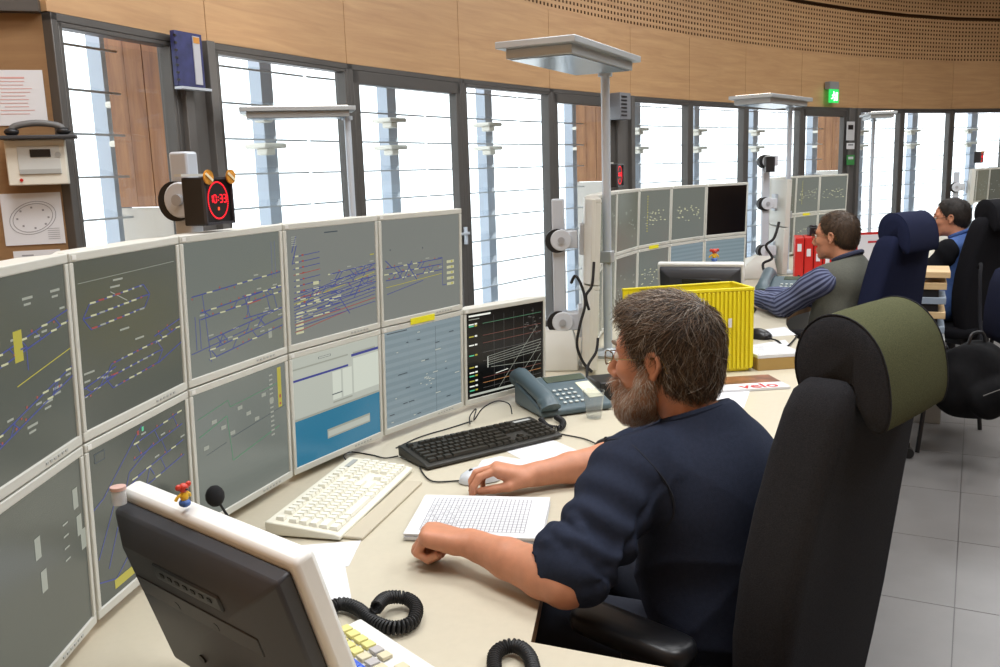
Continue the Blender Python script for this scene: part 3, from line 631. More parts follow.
# --- keyboards
def keyboard(name, near, far, width, label, body, keym, wedge=True, tilt=0.0, rest=None):
    """near, far = centres of the two short ends on the desk; local x runs along the board, local +y to its rear (function keys)"""
    a, b2 = Vector(near), Vector(far); t = b2 - a; L = t.length; mid = (a + b2) / 2
    r = thing(name, label, 'keyboard', mid, math.atan2(t.y, t.x))
    m = MB(); w = width / 2
    prof = [(-w, 0.004), (w, 0.004), (w, 0.036), (w * 0.72, 0.034), (-w * 0.80, 0.018), (-w, 0.013)]
    m.loft([[(x, y, z) for y, z in prof] for x in (-L / 2, L / 2)]); m.build('case', body, r, bevel=0.003)
    k = MB(); rows = [(-0.74, 0), (-0.47, 1), (-0.20, 2), (0.07, 3), (0.34, 4), (0.68, 5)]
    zt = lambda y: 0.018 + (y / w + 0.80) / 1.52 * 0.016
    def key(x0, x1, yc, d):
        z = zt(yc); g = 0.0012; tp = 0.0022
        rings = [[(x0 + g, yc - d / 2 + g, z), (x1 - g, yc - d / 2 + g, z), (x1 - g, yc + d / 2 - g, z), (x0 + g, yc + d / 2 - g, z)],
                 [(x0 + g + tp, yc - d / 2 + g + tp, z + 0.0085), (x1 - g - tp, yc - d / 2 + g + tp, z + 0.0085), (x1 - g - tp, yc + d / 2 - g - tp, z + 0.0085), (x0 + g + tp, yc + d / 2 - g - tp, z + 0.0085)]]
        k.loft(rings)
    U = (L - 0.03) / 22.6; x0 = -L / 2 + 0.015; d = width * 0.128
    for fy, row in rows:
        y = fy * w
        if row == 0: ws = [1.4, 1.2, 1.4, 6.2, 1.4, 1.2, 1.2, 1.0]
        elif row == 5: ws = [1, -1, 1, 1, 1, 1, -.5, 1, 1, 1, 1, -.5, 1, 1, 1, 1]
        else: ws = [[2.3] + [1] * 10 + [2.7], [1.8] + [1] * 11 + [2.2], [1.5] + [1] * 12 + [1.5], [1] * 13 + [2]][row - 1]
        x = x0
        for q in ws:
            if q > 0: key(x, x + q * U, y, d)
            x += abs(q) * U
        x = x0 + 15.4 * U
        for q in range(3):
            if row in (3, 4, 5) or (row == 1 and q == 1) or row == 0: key(x + q * U, x + (q + 1) * U, y, d)
        x = x0 + 18.6 * U
        for q in range(4):
            if row < 5: key(x + q * U, x + (q + 1) * U, y, d)
    ko = k.build('keys', keym, r); ko['kind'] = 'stuff'
    for sx in (-1, 1):
        m = MB(); m.cyl((sx * (L / 2 - 0.05), w - 0.02, 0.0), (sx * (L / 2 - 0.05), w - 0.02, 0.006), 0.008, 10); m.build('foot', body, r)
        m = MB(); m.cyl((sx * (L / 2 - 0.05), -w + 0.02, 0.0), (sx * (L / 2 - 0.05), -w + 0.02, 0.006), 0.008, 10); m.build('foot', body, r)
    m = MB(); m.box((L * 0.39, w * 0.70, 0.0355), (0.06, 0.014, 0.002)); m.build('badge', M_BEZELD, r)
    return r
kb1 = keyboard('computer_keyboard', (bz(302, 531, 0.76) ).to_2d().to_3d() + Vector((0, 0, DZ)), (bz(381, 463.5, 0.76)).to_2d().to_3d() + Vector((0, 0, DZ)), 0.185, 'white computer keyboard in front of the blue-green desktop screen',
               mat('ivory_plastic', '#DFDCCB', 0.45), mat('ivory_keys', '#E9E7DA', 0.4))
kb2 = keyboard('computer_keyboard', bz(412, 459, 0.755).to_2d().to_3d() + Vector((0, 0, DZ)), bz(546, 428, 0.755).to_2d().to_3d() + Vector((0, 0, DZ)), 0.165, 'black computer keyboard between the telephone and the white keyboard',
               mat('black_case', '#26241F', 0.45), mat('dark_keys', '#2C2A24', 0.4))
# wrist strip in front of the white keyboard
a, b2 = P(349, 541), P(411, 484); t = b2 - a; m = MB(); m.box((t.length / 2, 0.0, 0.004), (t.length, 0.05, 0.008)); tag(m.build('wrist_rest', mat('grey_beige_pad', '#B9B09C', 0.6), loc=a + Vector((0.002, 0.006, 0)) + Vector((t.y, -t.x, 0)).normalized() * 0.005, rz=math.atan2(t.y, t.x), bevel=0.003), 'flat beige wrist rest along the front of the white keyboard', 'wrist rest')
# --- papers
def sheet(name, corners, label, th=0.0012, z=DZ, m=M_PAPER, cat='paper', group=None):
    c = sum(corners, Vector()) / len(corners); q = MB(); q.prism([(p.x - c.x, p.y - c.y) for p in corners], 0, th); return tag(q.build(name, m, loc=(c.x, c.y, z)), label, cat, group)
sheet('paper_sheet', [P(283, 547), P(361, 541), P(349, 566), P(300, 580)], 'white paper sheet under another beside the white keyboard')
sheet('paper_sheet', [P(255, 552), P(343, 556), P(352, 602), P(262, 606)], 'white paper sheet with a torn edge behind the black-backed monitor', z=DZ + 0.0013)
sheet('paper_sheet', [P(499, 448), P(545, 437), P(592, 457), P(540, 469)], 'white paper sheet beside the hand on the mouse')
sheet('paper_sheet', [P(482, 461), P(500, 457), P(546, 464), P(500, 474), P(470, 480)], 'small white paper under the mouse hand', z=DZ + 0.0013)
# printed table pad
def pad(corners, th, label):
    a, b2, c, d = corners; o = a.copy(); r = thing('form_pad', label, 'paper pad', (o.x, o.y, DZ))
    loc = [p - o for p in corners]; m = MB()
    for k in range(5): m.prism([(p.x + 0.003 * math.sin(3 * k + i), p.y + 0.003 * math.cos(2 * k + i * 2)) for i, p in enumerate(loc)], th * k / 5 + 0.0002, th * (k + 1) / 5)
    m.build('paper_stack', M_PAPER, r)
    top = MB(); ink = mat('grey_ink', '#63636C', 0.8); z = th + 0.0004
    def pt(u, v): return (loc[0].lerp(loc[1], u)).lerp(loc[3].lerp(loc[2], u), v)
    def ln(u0, v0, u1, v1, w):
        p, q = pt(u0, v0), pt(u1, v1); n = (q - p).normalized(); n = Vector((-n.y, n.x, 0)) * w
        top.quad(Vector((*(p - n).xy, z)), Vector((*(q - n).xy, z)), Vector((*(q + n).xy, z)), Vector((*(p + n).xy, z)))
    for k in range(14): ln(0.10, 0.10 + 0.82 * k / 13, 0.87, 0.10 + 0.82 * k / 13, 0.0006)
    for k in range(25): ln(0.10 + 0.77 * k / 24, 0.10, 0.10 + 0.77 * k / 24, 0.92, 0.0006)
    for k in range(40): u = 0.11 + 0.77 / 24 * rnd.randrange(9); v = 0.115 + 0.82 / 13 * rnd.randrange(10); ln(u, v + 0.02, u + 0.018, v + 0.02, 0.001)
    top.build('printed_table', ink, r)
    return r
pad([P(404, 536, DZ + 0.012), P(541, 541, DZ + 0.012), P(549, 497, DZ + 0.02), P(425, 494, DZ + 0.02)], 0.018, 'thick pad of white table forms under the left hand')
# --- mice
def mouse(pos, ang, label, body, top, L=0.115, W=0.062, H=0.036):
    r = thing('computer_mouse', label, 'mouse', pos, ang); rings = []
    for i in range(13):
        u = i / 12; x = (u - 0.5) * L; w = W / 2 * (max(0.0, 1 - abs(2 * u - 1) ** 3.2)) ** 0.5 + 0.002; h = H * (0.25 + 0.75 * math.sin(math.pi * min(1, u * 0.78 + 0.12)) ** 1.2) * (1 if 0.03 < u < 0.97 else 0.6)
        rings.append([(x, w * math.cos(a), 0.002 + h * max(0, math.sin(a)) ** 0.8) for a in np.linspace(0, math.pi, 13)])
    m = MB(); m.loft(rings); m.build('shell', body, r, smooth=True)
    m = MB(); m.cyl((L * 0.20, -0.004, H * 0.80), (L * 0.20, 0.004, H * 0.80), 0.007, 12); m.build('scroll_wheel', M_BLACKR, r, smooth=True)
    m = MB(); m.tube([(L * 0.05, 0, H * 1.0), (L * 0.2, 0, H * 0.93), (L * 0.36, 0, H * 0.66)], 0.0012, 6); m.build('button_seam', top, r)
    return r
mouse(P(480, 481) + Vector((0, 0, 0.001)), math.radians(200), 'silver computer mouse under the right hand', mat('silver_mouse', '#C9CDD2', 0.35), M_BLACK)
mouse(P(614, 449) , math.radians(165), 'black computer mouse beside the bearded chin', mat('mouse_black', '#1A1A1C', 0.35), M_BEZELD)
cable('mouse_cable', [P(420, 462, DZ + 0.005), P(421, 470, DZ + 0.004), P(432, 481, DZ + 0.004), P(455, 481, DZ + 0.004), P(466, 480, DZ + 0.008)], 0.0022, 'black cable of the silver mouse')
cable('mouse_cable', [P(557, 432, DZ + 0.004), P(561, 434, DZ + 0.004), P(585, 439, DZ + 0.004), P(600, 446, DZ + 0.01)], 0.0022, 'black cable of the black mouse')
cable('keyboard_cable', [P(398, 456, DZ + 0.004), P(385, 458, DZ + 0.004), P(372, 455, DZ + 0.003), P(352, 452, DZ + 0.003), P(344, 455, DZ + 0.02), P(346, 460, DZ + 0.02)], 0.002, 'thin black cable behind the white keyboard')
cable('keyboard_cable', [P(470, 424, DZ + 0.01), P(470, 416, DZ + 0.02), P(476, 409, DZ + 0.03), P(474, 420, DZ + 0.004), P(483, 408, DZ + 0.05), P(497, 401, DZ + 0.06), P(509, 404, DZ + 0.04), P(512, 414, DZ + 0.01)], 0.0022, 'black looping cable between the black keyboard and the telephone')
cable('keyboard_cable', [P(396, 448, DZ + 0.003), P(420, 437, DZ + 0.003), P(450, 428, DZ + 0.003), P(472, 421, DZ + 0.003)], 0.002, 'thin cable lying along the rear of the black keyboard')
# --- telephone
M_PHONE = mat('slate_blue_phone', '#4F5F66', 0.45); M_PHK = mat('phone_keys', '#B9BFBD', 0.5)
def telephone(pos, ang, label, handset=True, sc=1.0):
    """local x to the right, local y to its rear"""
    r = thing('desk_telephone', label, 'telephone', pos, ang); r.scale = (sc, sc, sc)
    m = MB(); m.loft([[(-0.11, -0.10, 0.004), (0.12, -0.10, 0.004), (0.12, 0.10, 0.004), (-0.11, 0.10, 0.004)], [(-0.11, -0.10, 0.022), (0.12, -0.10, 0.022), (0.12, 0.10, 0.075), (-0.11, 0.10, 0.075)]]); m.build('body', M_PHONE, r, bevel=0.006)
    tilt = math.atan2(0.053, 0.20); zt = lambda y: 0.022 + (y + 0.10) * 0.265 + 0.001; R = Matrix.Rotation(tilt, 3, 'X')
    m = MB(); m.box((0.045, 0.072, zt(0.072)), (0.13, 0.035, 0.004), R); m.build('display', mat('phone_lcd', '#4A5446', 0.25), r, bevel=0.001)
    kp = MB()
    for i in range(4):
        for j in range(4): x, y = -0.022 + 0.019 * i, -0.07 + 0.024 * j; kp.box((x, y, zt(y) + 0.002), (0.010, 0.009, 0.004), R)
    ko = kp.build('keypad', M_PHK, r, bevel=0.001); ko['kind'] = 'stuff'
    m = MB(); m.box((0.088, -0.01, zt(-0.01)), (0.045, 0.10, 0.002), R); m.build('name_card', mat('cream_card', '#D9D6BE', 0.7), r)
    # handset lying along the left side
    hs = [Vector((-0.085, y, z)) for y, z in ((-0.105, 0.030), (-0.09, 0.044), (-0.05, 0.058), (0.0, 0.068), (0.06, 0.080), (0.10, 0.084), (0.12, 0.074))]
    p = catmull(hs, 4); q = MB(); n = len(p)
    for_r = [0.024 + 0.007 * (abs(2 * i / (n - 1) - 1) ** 2) for i in range(n)]
    if handset:
        q.tube(p, for_r, 12); h = q.build('handset', M_PHONE, r, smooth=True)
        m = MB(); m.ball((-0.085, -0.085, 0.046), (0.03, 0.032, 0.022)); m.build('mouthpiece', M_PHONE, h, smooth=True); m = MB(); m.ball((-0.085, 0.105, 0.075), (0.03, 0.032, 0.024)); m.build('earpiece', M_PHONE, h, smooth=True)
    return r
tp = telephone(P(562, 409) + Vector((0, 0.025, 0)), math.radians(22), 'slate telephone with handset and cream card beside the plastic cup', sc=1.15)
def coil(name, path, R, r, turns, label, loc=True, seg=9):
    path = catmull(path, 16); n = len(path); lens = [0]
    for a, b2 in zip(path[:-1], path[1:]): lens.append(lens[-1] + (b2 - a).length)
    N = turns * seg; pts = []; j = 0
    for i in range(N + 1):
        s = lens[-1] * i / N
        while j < n - 2 and lens[j + 1] < s: j += 1
        f = (s - lens[j]) / max(1e-9, lens[j + 1] - lens[j]); c = path[j].lerp(path[j + 1], f); t = (path[j + 1] - path[j]).normalized()
        side = t.cross(Vector((0, 0, 1))).normalized(); up = side.cross(t); a = 2 * math.pi * i / seg; pts.append(c + (side * math.cos(a) + up * math.sin(a)) * R)
    m = MB(); c0 = path[0].copy(); m.tube([p - c0 for p in pts], r, 5); return tag(m.build(name, M_BLACKR, smooth=True, loc=c0), label, 'phone cord')
E1 = P(548, 431, DZ + 0.012)
coil('coiled_cord', [P(541, 420, DZ + 0.02), P(548, 427, DZ + 0.012), P(560, 428, DZ + 0.012), P(563, 422, DZ + 0.012), P(556, 417, DZ + 0.015)], 0.008, 0.0028, 26, 'short slate coiled cord in front of the telephone')
# --- plastic cup
cp = P(594, 418); m = MB(); prof = [(0.0235, 0.0), (0.0245, 0.002), (0.0345, 0.088), (0.037, 0.090), (0.037, 0.092), (0.0338, 0.0915), (0.0335, 0.088), (0.0238, 0.004), (0.001, 0.003)]
tag(m.lathe(prof, 28).build('plastic_cup', glass_mat('clear_plastic', (0.93, 0.94, 0.94), 1.2, 0.05, haze=0.035), smooth=True, loc=cp), 'clear plastic cup beside the telephone', 'cup')
# --- black box behind the face
c = P(606, 398); m = MB(); m.box((0, 0, 0.035), (0.17, 0.13, 0.066)); bx_ = thing('speaker_box', 'low black speaker box behind the plastic cup', 'speaker', c + Vector((0.04, 0.03, 0)), math.radians(15)); m.build('case', M_BLACK, bx_, bevel=0.004)
m = MB(); m.box((0, -0.066, 0.035), (0.14, 0.004, 0.045)); m.build('grille', M_BLACKR, bx_)
# --- digital clock on the clock post
def seg_digits(txt, h, w, gap, th):
    SEG = {'0': 'abcdef', '1': 'bc', '3': 'abcdg', '2': 'abged'}; q = MB(); x = 0
    for ch in txt:
        if ch == ':':
            for zz in (0.3, 0.7): q.box((x + th, 0, h * zz), (th, 0.001, th))
            x += 3 * th; continue
        for sname in SEG[ch]:
            cx, cz, hor = {'a': (w / 2, h, 1), 'g': (w / 2, h / 2, 1), 'd': (w / 2, 0, 1), 'b': (w, h * .75, 0), 'c': (w, h * .25, 0), 'f': (0, h * .75, 0), 'e': (0, h * .25, 0)}[sname]
            q.box((x + cx, 0, cz), (w * 0.78, 0.001, th) if hor else (th, 0.001, h * 0.40))
        x += w + gap
    return q, x - gap
M_LED = mat('red_led', '#300404', 0.4, emit='#FF2030', estr=1.6)
M_STK = mat('gold_sticker', '#C98A2E', 0.35, noise=0.5, nscale=60)
def digital_clock(pos, rz, label, stickers=False, sc=0.92, depth=0.06):
    clk = thing('digital_clock', label, 'clock', pos, rz); clk.scale = (sc, sc, sc)
    m = MB(); m.box((0, 0.012 + depth / 2, 0.055), (0.11, depth, 0.115)); m.build('case', M_BLACK, clk, bevel=0.003)
    m = MB(); m.box((0, 0.010, 0.109), (0.11, 0.008, 0.006)); m.box((0, 0.010, 0.001), (0.11, 0.008, 0.006)); m.box((-0.0525, 0.010, 0.055), (0.005, 0.008, 0.112)); m.box((0.0525, 0.010, 0.055), (0.005, 0.008, 0.112)); m.build('front_frame', mat('clock_frame', '#3A3A40', 0.35), clk)
    q, wd = seg_digits('10:33', 0.018, 0.010, 0.005, 0.0028); o = q.build('digits', M_LED, clk, loc=(-wd / 2, 0.0110, 0.051)); o['kind'] = 'stuff'
    ring = MB()
    for k in range(60):
        a = 2 * math.pi * k / 60; ring.box((0.038 * math.cos(a), 0.0110, 0.056 + 0.044 * math.sin(a)), (0.0032, 0.001, 0.0032))
    o = ring.build('seconds_ring', M_LED, clk); o['kind'] = 'stuff'
    m = MB(); m.box((0, 0.0110, 0.036), (0.006, 0.001, 0.008)); m.build('status_lamp', mat('orange_led', '#401004', 0.4, emit='#FF5A30', estr=1.2), clk)
    if stickers:
        for sx in (-0.042, 0.045):
            m = MB(); m.cyl((sx, 0.004, 0.112), (sx, 0.000, 0.112), 0.0175, 20); st = m.build('round_sticker', M_STK, clk, smooth=True)
            m = MB(); m.box((sx, -0.0012, 0.112), (0.03, 0.002, 0.006), Matrix.Rotation(0.6, 3, 'Y')); m.build('sticker_stripe', mat('cream_stripe', '#EFE3C0', 0.4), st)
    m = MB(); m.box((-0.03, 0.06, 0.118), (0.10, 0.02, 0.006)); m.build('bracket', M_BEZEL, clk)
    return clk
ck = by(222, 200, 2.04)
digital_clock((ck.x, ck.y, ck.z - 0.052), math.radians(70), 'black square clock with red figures and round gold stickers', True)
c2 = by(622, 175, 4.25); digital_clock((c2.x, c2.y, c2.z - 0.052), math.radians(66), 'small black clock with red figures on the second screen wall')
c3 = by(775, 164, 6.33); digital_clock((c3.x, c3.y, c3.z - 0.052), math.radians(80), 'small black clock on the post of the third screen wall')
c4 = by(983, 157, 8.6); digital_clock((c4.x, c4.y, c4.z - 0.052), math.radians(50), 'small black clock with gold stickers above the far screens', True)
# --- touch panel monitor seen from behind
def touch_monitor(pos, ang, label, w, h, tilt, holes=True):
    """local y+ = back side seen by the camera; screen faces local -y"""
    r = thing('touch_monitor', label, 'monitor', pos, ang)
    R = Matrix.Rotation(-tilt, 4, 'X'); b0 = 0.05
    def part(mb, name, m_, parent, bev=0.004):
        mb.v = [tuple((R @ Vector(p)) + Vector((0, 0, b0))) for p in mb.v]; return mb.build(name, m_, parent, bevel=bev)
    m = MB(); m.box((0, -0.006, h / 2), (w, 0.034, h)); part(m, 'front_bezel', M_WHITEP, r, 0.008)
    m = MB(); m.box((0, -0.0235, h / 2 + 0.005), (w - 0.05, 0.002, h - 0.06)); part(m, 'screen', SC['grey3'], r, 0)
    M_BK = mat('dark_grey_housing', '#34353A', 0.45, bump=0.05, bscale=900)
    m = MB(); m.loft([[(sx * a, y, z) for sx, z in ((-1, z0), (1, z0), (1, z1), (-1, z1))] for a, y, z0, z1 in ((w / 2 - 0.012, 0.011, 0.012, h - 0.014), (w / 2 - 0.014, 0.034, 0.014, h - 0.018), (w / 2 - 0.06, 0.060, 0.04, h - 0.05))]); hs = part(m, 'back_housing', M_BK, r, 0.004)
    m = MB(); m.box((-0.01, 0.0575, h - 0.068), (0.17, 0.012, 0.026)); part(m, 'handle_recess', M_BLACK, hs, 0.003)
    if holes:
        v = MB()
        for k in range(7): v.box((-0.07 + 0.02 * k, 0.0635, h - 0.068), (0.009, 0.002, 0.006))
        o = part(v, 'vent_slots', M_BLACKR, hs, 0); o['kind'] = 'stuff'
        m = MB(); m.box((0, 0.060, h * 0.62), (w - 0.13, 0.004, 0.03)); part(m, 'rib', M_BK, hs, 0.001)
        for sx in (-0.05, 0.05):
            for z in (h * 0.28, h * 0.28 + 0.10):
                m = MB(); m.cyl((sx, 0.058, z), (sx, 0.0625, z), 0.007, 12); part(m, 'screw_boss', M_BLACK, hs, 0)
    m = MB(); m.box((0, 0.055, 0.0505), (0.10, 0.04, 0.10)); m.box((0, 0.075, 0.0082), (0.18, 0.11, 0.016)); m.build('stand', M_BLACK, r, bevel=0.004)
    return r
A, B2 = by(124, 478, 1.32), by(300, 552, 1.03); mid = (A + B2) / 2; tdir = B2 - A; tdir.z = 0; TMW = tdir.length
tm_ang = math.atan2(-tdir.y, -tdir.x)        # local x runs from the near end to the far end; screen side = local -y
tm_h = 0.31; tilt = math.radians(17)
nback = Vector((-math.sin(tm_ang), math.cos(tm_ang), 0))
tbase = Vector((mid.x, mid.y, DZ)) - nback * (tm_h * math.sin(tilt)) * 1.0
tmon = touch_monitor(tbase, tm_ang, 'white-rimmed touch monitor seen from its dark grey back', TMW, tm_h, tilt)
topz = mid.z
def on_touch(u, dz=0.0):                        # a point on the monitor's top edge, u=0 far end, 1 near end
    p = Vector((mid.x, mid.y, 0)) + tdir * (u - 0.5); R = tm_h * math.cos(tilt) + 0.05 + DZ
    return Vector((p.x, p.y, R + dz))
# small jar and toy on its top edge
j = on_touch(0.085, -0.012) + nback * 0.028; jar = thing('small_jar', 'tiny clear jar standing on the corner of the touch monitor', 'jar', j); jar.scale = (0.85, 0.85, 0.85)
m = MB(); m.lathe([(0.012, 0), (0.0125, 0.002), (0.0125, 0.026), (0.011, 0.028)], 18); m.build('glass_body', glass_mat('jar_glass', (0.9, 0.88, 0.85), 1.0, 0.1, haze=0.35), jar, smooth=True)
m = MB(); m.lathe([(0.0135, 0.026), (0.0135, 0.032), (0.002, 0.033)], 18); m.build('lid', mat('pinkish_lid', '#C9A59A', 0.4), jar, smooth=True)
def toy(pos, ang, label, sc=1.0):
    r = thing('toy_figure', label, 'toy', pos, ang); r.scale = (sc, sc, sc)
    red = mat('toy_red', '#C23B2A', 0.4); yel = mat('toy_yellow', '#E2B32C', 0.4); blu = mat('toy_blue', '#3D63A8', 0.4); dk = mat('toy_dark', '#3A2A26', 0.4)
    m = MB(); m.ball((0, 0, 0.006), (0.008, 0.009, 0.006)); m.build('base', blu, r, smooth=True)
    m = MB(); m.ball((0, 0, 0.016), (0.006, 0.006, 0.009)); m.build('body', yel, r, smooth=True)
    m = MB(); m.ball((0, 0, 0.028), (0.007, 0.007, 0.007)); m.build('head', red, r, smooth=True)
    for sx in (-1, 1):
        m = MB(); m.ball((sx * 0.009, 0, 0.031), (0.0045, 0.003, 0.0045)); m.build('ear', red, r, smooth=True)
        m = MB(); m.tube([(sx * 0.005, 0, 0.02), (sx * 0.011, 0.002, 0.016), (sx * 0.013, 0.003, 0.012)], 0.0022, 6); m.build('arm', yel, r, smooth=True)
    m = MB(); m.ball((0, -0.006, 0.027), (0.0025, 0.002, 0.002)); m.build('nose', dk, r, smooth=True)
    return r
toy(on_touch(0.40, 0.006), math.radians(60), 'little red and yellow toy figure on the near touch monitor')
# gooseneck microphone behind it
mb_ = P(236, 545); mic = thing('gooseneck_microphone', 'black foam gooseneck microphone behind the touch monitor', 'microphone', mb_ + Vector((0.0, -0.02, 0)))
tip = by(215, 496, mb_.y - 0.02) - mic.location
m = MB(); m.lathe([(0.04, 0), (0.04, 0.012), (0.012, 0.022)], 18); m.build('base', M_BLACK, mic, smooth=True)
m = MB(); m.tube(catmull([(0, 0, 0.015), (0.01, 0, 0.05), (tip.x * 0.5 + 0.01, 0, tip.z * 0.6), (tip.x, 0, tip.z)], 6), 0.003, 7); m.build('gooseneck', M_BLACK, mic, smooth=True)
m = MB(); m.ball(tip, (0.021, 0.021, 0.024)); m.build('foam_cover', mat('black_foam', '#1B1B1D', 0.95, bump=0.6, bscale=500), mic, smooth=True)
# handset and cords by the lower edge
hb = P(308, 622, DZ + 0.02); m = MB(); hp = [P(300, 640, DZ + 0.03), P(306, 628, DZ + 0.035), P(312, 618, DZ + 0.035), P(318, 606, DZ + 0.03)]
hs_ = thing('phone_handset', 'black telephone handset behind the touch monitor', 'handset', (hb.x, hb.y, DZ)); m.tube([p - Vector((hb.x, hb.y, DZ)) for p in catmull(hp, 5)], 0.021, 12); m.build('grip', M_BLACKR, hs_, smooth=True)
m = MB(); m.ball(hp[-1] - Vector((hb.x, hb.y, DZ)) + Vector((0.0, 0, -0.004)), (0.026, 0.026, 0.024)); m.build('mouthpiece', M_BLACKR, hs_, smooth=True)
coil('coiled_cord', [P(322, 612, DZ + 0.018), P(340, 604, DZ + 0.016), P(358, 609, DZ + 0.016), P(374, 622, DZ + 0.016), P(394, 628, DZ + 0.016), P(412, 622, DZ + 0.016), P(416, 607, DZ + 0.018), P(405, 598, DZ + 0.02), P(386, 598, DZ + 0.03), P(376, 608, DZ + 0.036)], 0.0105, 0.0030, 62, 'long black coiled phone cord beside the key panel')
coil('coiled_cord', [P(498, 690, DZ + 0.016), P(494, 664, DZ + 0.016), P(497, 652, DZ + 0.016), P(509, 646, DZ + 0.016), P(521, 648, DZ + 0.016), P(530, 658, DZ + 0.016), P(536, 680, DZ + 0.016), P(545, 700, DZ + 0.016)], 0.0100, 0.0030, 46, 'short loop of black coiled cord at the desk edge')
# white key panel
kp = [P(322, 641, DZ + 0.03), P(368, 629, DZ + 0.04), P(452, 690, DZ + 0.03), P(380, 720, DZ + 0.02)]
a = kp[0]; ux = kp[2] - kp[1]; ux.z = 0; pang = math.atan2(ux.y, ux.x)
kpn = thing('key_panel', 'white console telephone with coloured keys behind the touch monitor', 'console', Vector((P(352, 648).x, P(352, 648).y, DZ)) + ux.normalized() * 0.014, pang)
m = MB(); m.loft([[(-0.03, -0.17, 0.0), (0.30, -0.17, 0.0), (0.30, 0.03, 0.0), (-0.03, 0.03, 0.0)], [(-0.03, -0.17, 0.022), (0.30, -0.17, 0.022), (0.30, 0.03, 0.04), (-0.03, 0.03, 0.04)]]); m.build('case', M_WHITEP, kpn, bevel=0.005)
kc = [mat('pale_yellow_key', '#D8CF86', 0.5), mat('pale_green_key', '#A9B878', 0.5), mat('grey_key', '#B4B0AE', 0.5), mat('beige_key', '#CFC6A8', 0.5)]
for i in range(11):
    for j_ in range(7):
        x, y = -0.012 + 0.024 * i, -0.155 + 0.024 * j_
        if (i + 2 * j_) % 9 == 0: continue
        m = MB(); m.box((0, 0, 0), (0.019, 0.019, 0.006)); c = kc[0] if (j_ >= 3 and i < 4) else (kc[1] if (j_ == 2 and i < 4) else kc[2 + (i + j_) % 2])
        m.build('key', c, kpn, loc=(x, y, 0.022 + (y + 0.17) * 0.09 + 0.004), bevel=0.001)
# blue bubble pouch at the bottom edge
c = bz(345, 664, DZ + 0.06); m = MB()
for i in range(7):
    for k in range(3): m.ball((-0.03 + 0.010 * i, 0.012 * k - 0.01, 0.008), (0.0065, 0.0065, 0.006), 10)
m.box((0, 0.002, 0.001), (0.08, 0.05, 0.008)); 
tag(m.build('blue_pouch', mat('blue_bubble', '#3F62C8', 0.25), smooth=True, loc=Vector((c.x, c.y, DZ + 0.046)), rz=pang), 'small blue bubble pouch lying on the key panel', 'pouch')
# ================================================================== tall lamps
M_LAMPB = mat('satin_silver', '#AEB2B4', 0.4, metal=0.35)
M_LENS = mat('grey_blue_lens', '#8FA0AE', 0.2)
def uplight(pos, d, label, z0, top=1.99, off=0.36, L=0.75, Wd=0.30, power=14, mid_clamp=True):
    """pole at pos; the head reaches from the pole along d"""
    d = Vector((d[0], d[1], 0)).normalized(); ang = math.atan2(d.y, d.x)
    r = thing('uplighter_lamp', label, 'floor lamp', (pos[0], pos[1], z0), ang, 'tall silver uplighters'); H = top - z0
    m = MB(); m.box((off, 0, H - 0.012), (L, Wd, 0.024)); hd = m.build('head', M_LAMPB, r, bevel=0.003)
    m = MB(); m.box((off, 0, H - 0.04), (L - 0.07, Wd - 0.05, 0.034)); m.build('lower_tray', M_LAMPB, hd, bevel=0.003)
    m = MB(); m.box((off, 0, H - 0.058), (L - 0.10, Wd - 0.07, 0.004)); m.build('lens', M_LENS, hd)
    m = MB(); m.box((off, 0, H + 0.002), (L - 0.08, Wd - 0.06, 0.004)); m.build('glowing_tube_tray', mat('uplight_glow', '#FFFFFF', 0.5, emit='#FFF6E8', estr=4.0), hd)
    m = MB(); m.cyl((0.0, 0, 0.02), (0.0, 0, H - 0.05), 0.0185, 18); pl = m.build('pole', M_ALU, r, smooth=True)
    m = MB(); m.cyl((0.0, 0, H - 0.30), (0.0, 0, H - 0.05), 0.0145, 18); m.cyl((0, 0, H - 0.07), (0, 0, H - 0.05), 0.03, 18); m.build('neck', M_ALU, pl, smooth=True)
    if mid_clamp:
        m = MB(); m.box((0.0, 0, 1.17 - z0), (0.05, 0.05, 0.05)); cl = m.build('clamp', M_LAMPB, r, bevel=0.004)
        m = MB(); m.cyl((0.0, -0.03, 1.17 - z0), (0.0, -0.024, 1.17 - z0), 0.008, 10); m.build('clamp_screw', M_BLACK, cl)
    m = MB(); m.lathe([(0.10, 0.0), (0.10, 0.012), (0.03, 0.022), (0.022, 0.03)], 28); m.build('base', M_LAMPB, r, smooth=True)
    return r
uplight((0.472, 3.87), (-0.44, -0.9), 'tall silver uplighter with grey lens behind the bearded man', DZ)
uplight((2.13, 6.62), (-0.62, -0.78), 'tall silver uplighter beside the third screen wall', DZ, off=0.34)
uplight((3.86, 9.35), (-0.24, -0.97), 'tall silver uplighter in front of the far window pier', 0.0, top=2.0, mid_clamp=False, L=0.6, Wd=0.26, off=0.25)
uplight((-0.82, 5.20), (-0.97, -0.25), 'slim silver uplighter by the windows behind the big screens', 0.0, top=1.93, L=0.62, Wd=0.24, off=0.27, mid_clamp=False)

